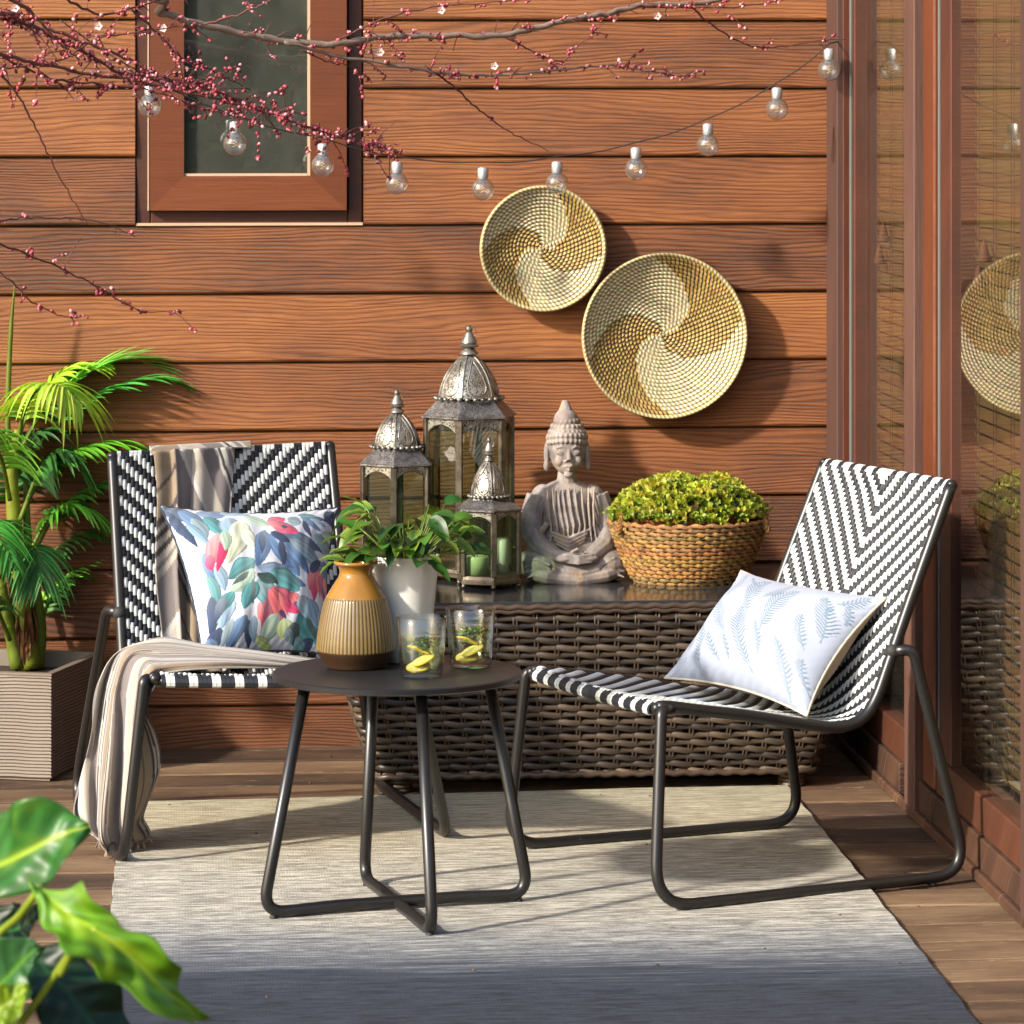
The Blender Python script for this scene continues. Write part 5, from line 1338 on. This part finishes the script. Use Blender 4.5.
branch([(130, 8), (160, 36), (185, 60), (215, 72), (250, 90)], .0028, .0008, 7.2, 7.4, buds=1.2)
branch([(205, 24), (240, 14), (262, 4), (290, -8)], .0024, .001, 7.3, 7.3, buds=.8)
branch([(-20, 70), (20, 66), (60, 60), (100, 38), (150, 30), (200, 26)], .0026, .0009, 7.0, 7.2, buds=1.5)
branch([(-20, 40), (10, 60), (50, 78), (100, 84), (150, 90), (200, 108), (260, 122)], .0026, .0008, 7.0, 7.3, buds=1.8, spurs=1.3)
branch([(-15, 66), (10, 84), (30, 118), (50, 158), (70, 195), (88, 226)], .0024, .0007, 6.9, 7.1, buds=.1, spurs=.1)
branch([(-15, 222), (20, 218), (60, 218), (100, 222), (135, 237)], .0018, .0006, 7.0, 7.2, buds=.5, spurs=.4)
branch([(-15, 238), (20, 252), (60, 268), (100, 288), (140, 310), (185, 311)], .0022, .0006, 7.0, 7.3, buds=1.2, spurs=.7)
branch([(-15, 262), (10, 280), (32, 302), (62, 316), (78, 318)], .0020, .0006, 7.0, 7.1, buds=1.3, spurs=.6)
branch([(505, 36), (530, 50), (560, 62), (575, 48), (605, 22)], .0020, .0006, 7.7, 7.8, buds=1.3, spurs=1.0)
branch([(330, 44), (380, 20), (440, 6), (500, 2), (540, -6)], .0020, .0009, 7.5, 7.6, buds=.8)
branch([(690, 5), (710, 24), (740, 42), (770, 48), (810, 42), (846, 39)], .0022, .0006, 7.8, 8.0, buds=.5, spurs=.5)
branch([(645, 5), (700, 8), (760, 4), (810, -6)], .0024, .001, 7.8, 7.9, buds=1.2, spurs=.8)
branch([(300, 50), (330, 62), (350, 66), (370, 80)], .0016, .0006, 7.5, 7.6, buds=1.2)
tw_ = MB(); bd = MB()
PK = [sr(196, 84, 96), sr(220, 120, 132), sr(168, 58, 70), sr(232, 168, 174), sr(128, 42, 50), sr(206, 96, 106)]
def bud(p, rs=1.0):
    bd.cur = RR.choice(PK); r = RR.uniform(.0022, .0044) * rs
    d = Vector((RR.uniform(-1, 1), RR.uniform(-1, 1), RR.uniform(-1, 1))).normalized(); q = p + d * r * 1.1
    Mx = d.to_track_quat('Z', 'Y').to_matrix(); bd.ball(q, r, 7, 5, (.85, .85, 1.15), Mx); bd.cur = sr(96, 30, 34); bd.ball(q - d * r * .75, r * .7, 5, 4)
def blossom(p):
    for k in range(5):
        bd.cur = sr(244, 214, 216); a = 2 * PI * k / 5; d = Vector((math.cos(a), -.4, math.sin(a))).normalized()
        bd.leaf([p + d * .009 * t for t in (0, .35, .7, 1)], .0045, Vector((0, -1, 0)), .3, sr(248, 222, 224), sr(244, 206, 212))
    bd.cur = sr(220, 170, 80); bd.ball(p + Vector((0, -.003, 0)), .002, 5, 4)
for P, rad, bu, spn, rs in br:
    ln = sum((b - a).length for a, b in zip(P, P[1:]))
    for i in range(int(ln / .030 * spn)):
        x = RR.uniform(.1, 1) * (len(P) - 1); j = min(len(P) - 2, int(x)); p = P[j].lerp(P[j + 1], x - j); t = (P[j + 1] - P[j]).normalized()
        if p.x < -1.2: continue
        d = (t * RR.uniform(.2, 1.0) + Vector((RR.uniform(-.7, .7), RR.uniform(-.8, .8), RR.uniform(-1, 1)))).normalized(); L = RR.choice([.008, .012, .016, .02, .03, .05, .075]) * min(1.3, .5 + bu * .5)
        e = p + d * L; mid = (p + e) / 2 + Vector((0, 0, L * .08)); tw_.tube([p, mid, e], [.0011, .0009, .0006], 5)
        if RR.random() < .85 * min(1, bu):
            for k in range(RR.choice([1, 2, 3, 4])): bud(e + Vector((RR.uniform(-1, 1), RR.uniform(-1, 1), RR.uniform(-1, 1))) * .003)
            if L > .02:
                for k in range(int(L / .012)): bud(p.lerp(e, RR.random()))
    for i in range(int(ln / .038 * bu)):
        x = RR.uniform(.08, 1) * (len(P) - 1); j = min(len(P) - 2, int(x)); p = P[j].lerp(P[j + 1], x - j)
        if p.x < -1.2: continue
        c_ = p + Vector((RR.uniform(-1, 1), RR.uniform(-1, 1), RR.uniform(-1, 1))).normalized() * (rad[j] + .001)
        for k in range(RR.choice([1, 1, 2, 3])): bud(c_ + Vector((RR.uniform(-1, 1), RR.uniform(-1, 1), RR.uniform(-1, 1))) * .003)
for (x, y, c_) in ((441, 10, 7.55), (380, 52, 7.55), (657, 16, 7.85), (494, 66, 7.7), (15, 8, 6.95), (98, 26, 7.05), (378, 52, 7.55), (163, 28, 7.3)): blossom(D(x, y, c_))
tag(tw_.build('twig', M['barkr'], tree), kind='stuff'); tag(bd.build('blossom', M['bud'], tree), kind='stuff')
fl_ = MB()
for i in range(34):
    x_, y_ = RR.uniform(-.25, 1.42), RR.uniform(6.2, 8.6); fl_.cur = RR.choice([sr(120, 46, 50), sr(120, 90, 60), sr(90, 62, 40), sr(70, 48, 34)]); rr_ = RR.uniform(.0016, .0034)
    zz = .0125 if (-.10 < x_ < 1.22 and y_ < 8.0) else .0025
    fl_.ball((x_, y_, zz + rr_ * .5), rr_, 6, 4, (1.5, 1.0, .6), Matrix.Rotation(RR.uniform(0, 3), 3, 'Z'))
tag(fl_.build('fallen_buds', M['bud']), 'tiny fallen plum buds and bark crumbs scattered over the rug and deck', 'fallen buds', kind='stuff')
# ------------------------------------------------------------------ foreground plant
FC = 4.3
fp0 = Vector((D(-60, 1100, FC).x, FC, 0)); fg = thing('broad_leaf_plant', fp0, 'large glossy leaves of a potted plant in the near left corner', 'plant')
M['bigleaf'] = leafmat('broad_leaf', .40, .42, .38, 16)
def bleaf(mid, wl, wr_, c1, c2, tilt=(0, -1, .3), wavy=.006, fold=.25, lob=0.0):
    Pm = spline([D(*p) for p in mid], 16); n_ = len(Pm); mb = MB(); up = Vector(tilt).normalized(); rows = []
    sc = FC / F
    for i, p in enumerate(Pm):
        u = i / (n_ - 1); t = (Pm[min(n_ - 1, i + 1)] - Pm[max(0, i - 1)]).normalized(); b = t.cross(up).normalized(); nn = b.cross(t).normalized()
        g = lambda L: np.interp(u * (len(L) - 1), range(len(L)), L) * sc
        row = []
        for k in range(-10, 11):
            e = k / 10; W = (g(wl) if k < 0 else g(wr_)); W *= 1 + lob * math.sin(u * 34 + (0 if k < 0 else 1.5)) * abs(e)
            ve = .5 + .5 * math.cos(e * 2 * PI * 2.0 + u * 38); vein = math.exp(-(e / .07) ** 2)
            m_ = min(1, vein + lob * 6 * max(0, mnoise.noise(Vector((e * 2.2, u * 5, mid[0][0]))) + .05) + .25 * max(0, mnoise.noise(Vector((e * 3, u * 8, mid[0][1]))))); mb.cur = tuple(c1[q] * (1 - m_) * (.72 + .38 * ve) + c2[q] * m_ for q in range(3))
            row.append(mb.vert(p + b * e * W + nn * (abs(e) * W * fold + wavy * math.sin(u * 15 + e * 2.2) * abs(e) + .0035 * math.sin(u * 42 - abs(e) * 6) * abs(e) * (1 - abs(e)) * 2)))
        rows.append(row)
    for a, b in zip(rows, rows[1:]):
        for k in range(20): mb.face(a[k], a[k + 1], b[k + 1], b[k])
    o = mb.build('leaf', M['bigleaf'], fg); sd_ = o.modifiers.new('thickness', 'SOLIDIFY'); sd_.thickness = .0006; return o
mg, yl, dk_, lt = sr(62, 128, 48), sr(178, 204, 40), sr(26, 62, 36), sr(112, 172, 60)
bleaf([(-60, 892, 4.4), (-20, 874, 4.36), (20, 856, 4.32), (58, 836, 4.30), (90, 826, 4.3)], [10, 50, 52, 40, 3], [10, 44, 42, 38, 3], mg, yl, (.1, -.85, .5), .010)
bleaf([(38, 886, 4.15), (62, 910, 4.12), (96, 930, 4.1), (132, 958, 4.1), (170, 994, 4.12), (205, 1020, 4.2)], [5, 26, 20, 22, 22, 2], [8, 22, 40, 30, 26, 2], sr(112, 168, 34), yl, (.25, -.9, .4), .012, .3, .12)
bleaf([(-30, 1010, 4.3), (0, 985, 4.25), (22, 962, 4.22), (40, 945, 4.2)], [20, 36, 30, 3], [20, 38, 30, 3], sr(64, 120, 66), lt, (.1, -.8, .5), .008)
bleaf([(20, 945, 4.35), (52, 975, 4.3), (82, 1010, 4.28), (110, 1050, 4.28)], [4, 34, 42, 30], [4, 36, 46, 30], dk_, sr(50, 96, 56), (.1, -.7, .6), .010)
bleaf([(-20, 905, 4.5), (5, 930, 4.48), (25, 925, 4.46), (40, 905, 4.45)], [10, 30, 24, 3], [10, 26, 20, 3], dk_, mg, (0, -.7, .6), .008)
bleaf([(-40, 1040, 4.1), (-10, 1015, 4.1), (12, 1000, 4.1), (28, 985, 4.1)], [20, 24, 18, 3], [20, 24, 18, 3], sr(150, 184, 40), yl, (.1, -.8, .5), .006)
sm2 = MB(); sm2.cur = sr(170, 190, 60)
top_ = fp0 + Vector((0, 0, .30))
for pts in ([(40, 888, 4.16), (20, 915, 4.2), (-10, 950, 4.25)], [(72, 950, 4.2), (45, 990, 4.22), (10, 1040, 4.25)], [(-60, 892, 4.4), (-80, 960, 4.35)], [(-30, 1010, 4.3), (-50, 1050, 4.3)], [(20, 945, 4.35), (0, 1000, 4.33)], [(-20, 905, 4.5), (-50, 970, 4.4)], [(-40, 1040, 4.1), (-60, 1080, 4.2)], [(96, 930, 4.1), (75, 948, 4.18), (60, 975, 4.2)]):
    P = [D(*p) for p in pts]
    if pts[0][0] != 96: P += [P[-1].lerp(top_, .5) + Vector((0, 0, -.01)), top_]
    sm2.tube(spline(P, 6), .0042, 8)
sm2.build('stem', M['bigleaf'], fg)
ptb = MB(); ptb.lathe([(.09, 0), (.13, .26), (.14, .28), (.14, .30), (.125, .30), (.12, .27), (.001, .27)], fp0, 40); ptb.build('plant_pot', simple('dark_planter', (.08, .07, .065), .6), fg)
# ------------------------------------------------------------------ hedge behind the camera (what the glass and metal reflect)
hg = thing('garden_hedge', (0, -3.5, -.4), 'dense green hedge beyond the near edge of the deck, seen only as green reflections', 'hedge')
hl = MB(); RH = random.Random(5)
for i in range(9000):
    x = RH.uniform(-7, 7); z = RH.uniform(-.4, 2.2 + .4 * math.sin(x * 1.3)); y = -3.5 + RH.uniform(-.5, .3) + .3 * math.sin(x * 2.2 + z * 2)
    c = RH.choice([sr(60, 96, 36), sr(92, 130, 44), sr(40, 72, 30), sr(120, 150, 60)]); d = Vector((RH.uniform(-1, 1), RH.uniform(-1, 1), RH.uniform(-1, 1))).normalized(); b = d.cross(Vector((.3, .2, .9))).normalized(); L = RH.uniform(.07, .14)
    hl.cur = c; o = Vector((x, y, z)); hl.face(hl.vert(o), hl.vert(o + d * L * .5 + b * L * .3), hl.vert(o + d * L), hl.vert(o + d * L * .5 - b * L * .3))
hl.build('foliage', leafmat('hedge_leaf', .5, .25), hg, smooth=False)
hs_ = MB(); hs_.box(-7, 7, -4.2, -3.6, -.4, 2.0); hs_.build('inner_twigs', simple('hedge_core', (.02, .03, .012), .9), hg, smooth=False)
# ------------------------------------------------------------------ camera and render settings
cam = bpy.data.cameras.new('camera'); co_ = bpy.data.objects.new('camera', cam); COL.objects.link(co_); scene.camera = co_
cam.sensor_fit = 'HORIZONTAL'; cam.sensor_width = 36; cam.lens = F / 1024 * 36; cam.shift_x = -(CX - 512) / 1024 ; cam.shift_x = (512 - CX) / 1024; cam.shift_y = -(512 - CY) / 1024
co_.location = (0, 0, H); co_.rotation_euler = (PI / 2, 0, -TH); cam.clip_start = .1; cam.clip_end = 200
cam.dof.use_dof = True; cam.dof.focus_distance = 7.55; cam.dof.aperture_fstop = 13
vs_ = scene.view_settings; vs_.view_transform = 'Standard'; vs_.look = 'None'; vs_.exposure = .95; vs_.gamma = 1
scene.render.engine = 'CYCLES'; scene.cycles.max_bounces = 10; scene.cycles.transparent_max_bounces = 16; scene.cycles.caustics_reflective = False; scene.cycles.caustics_refractive = False
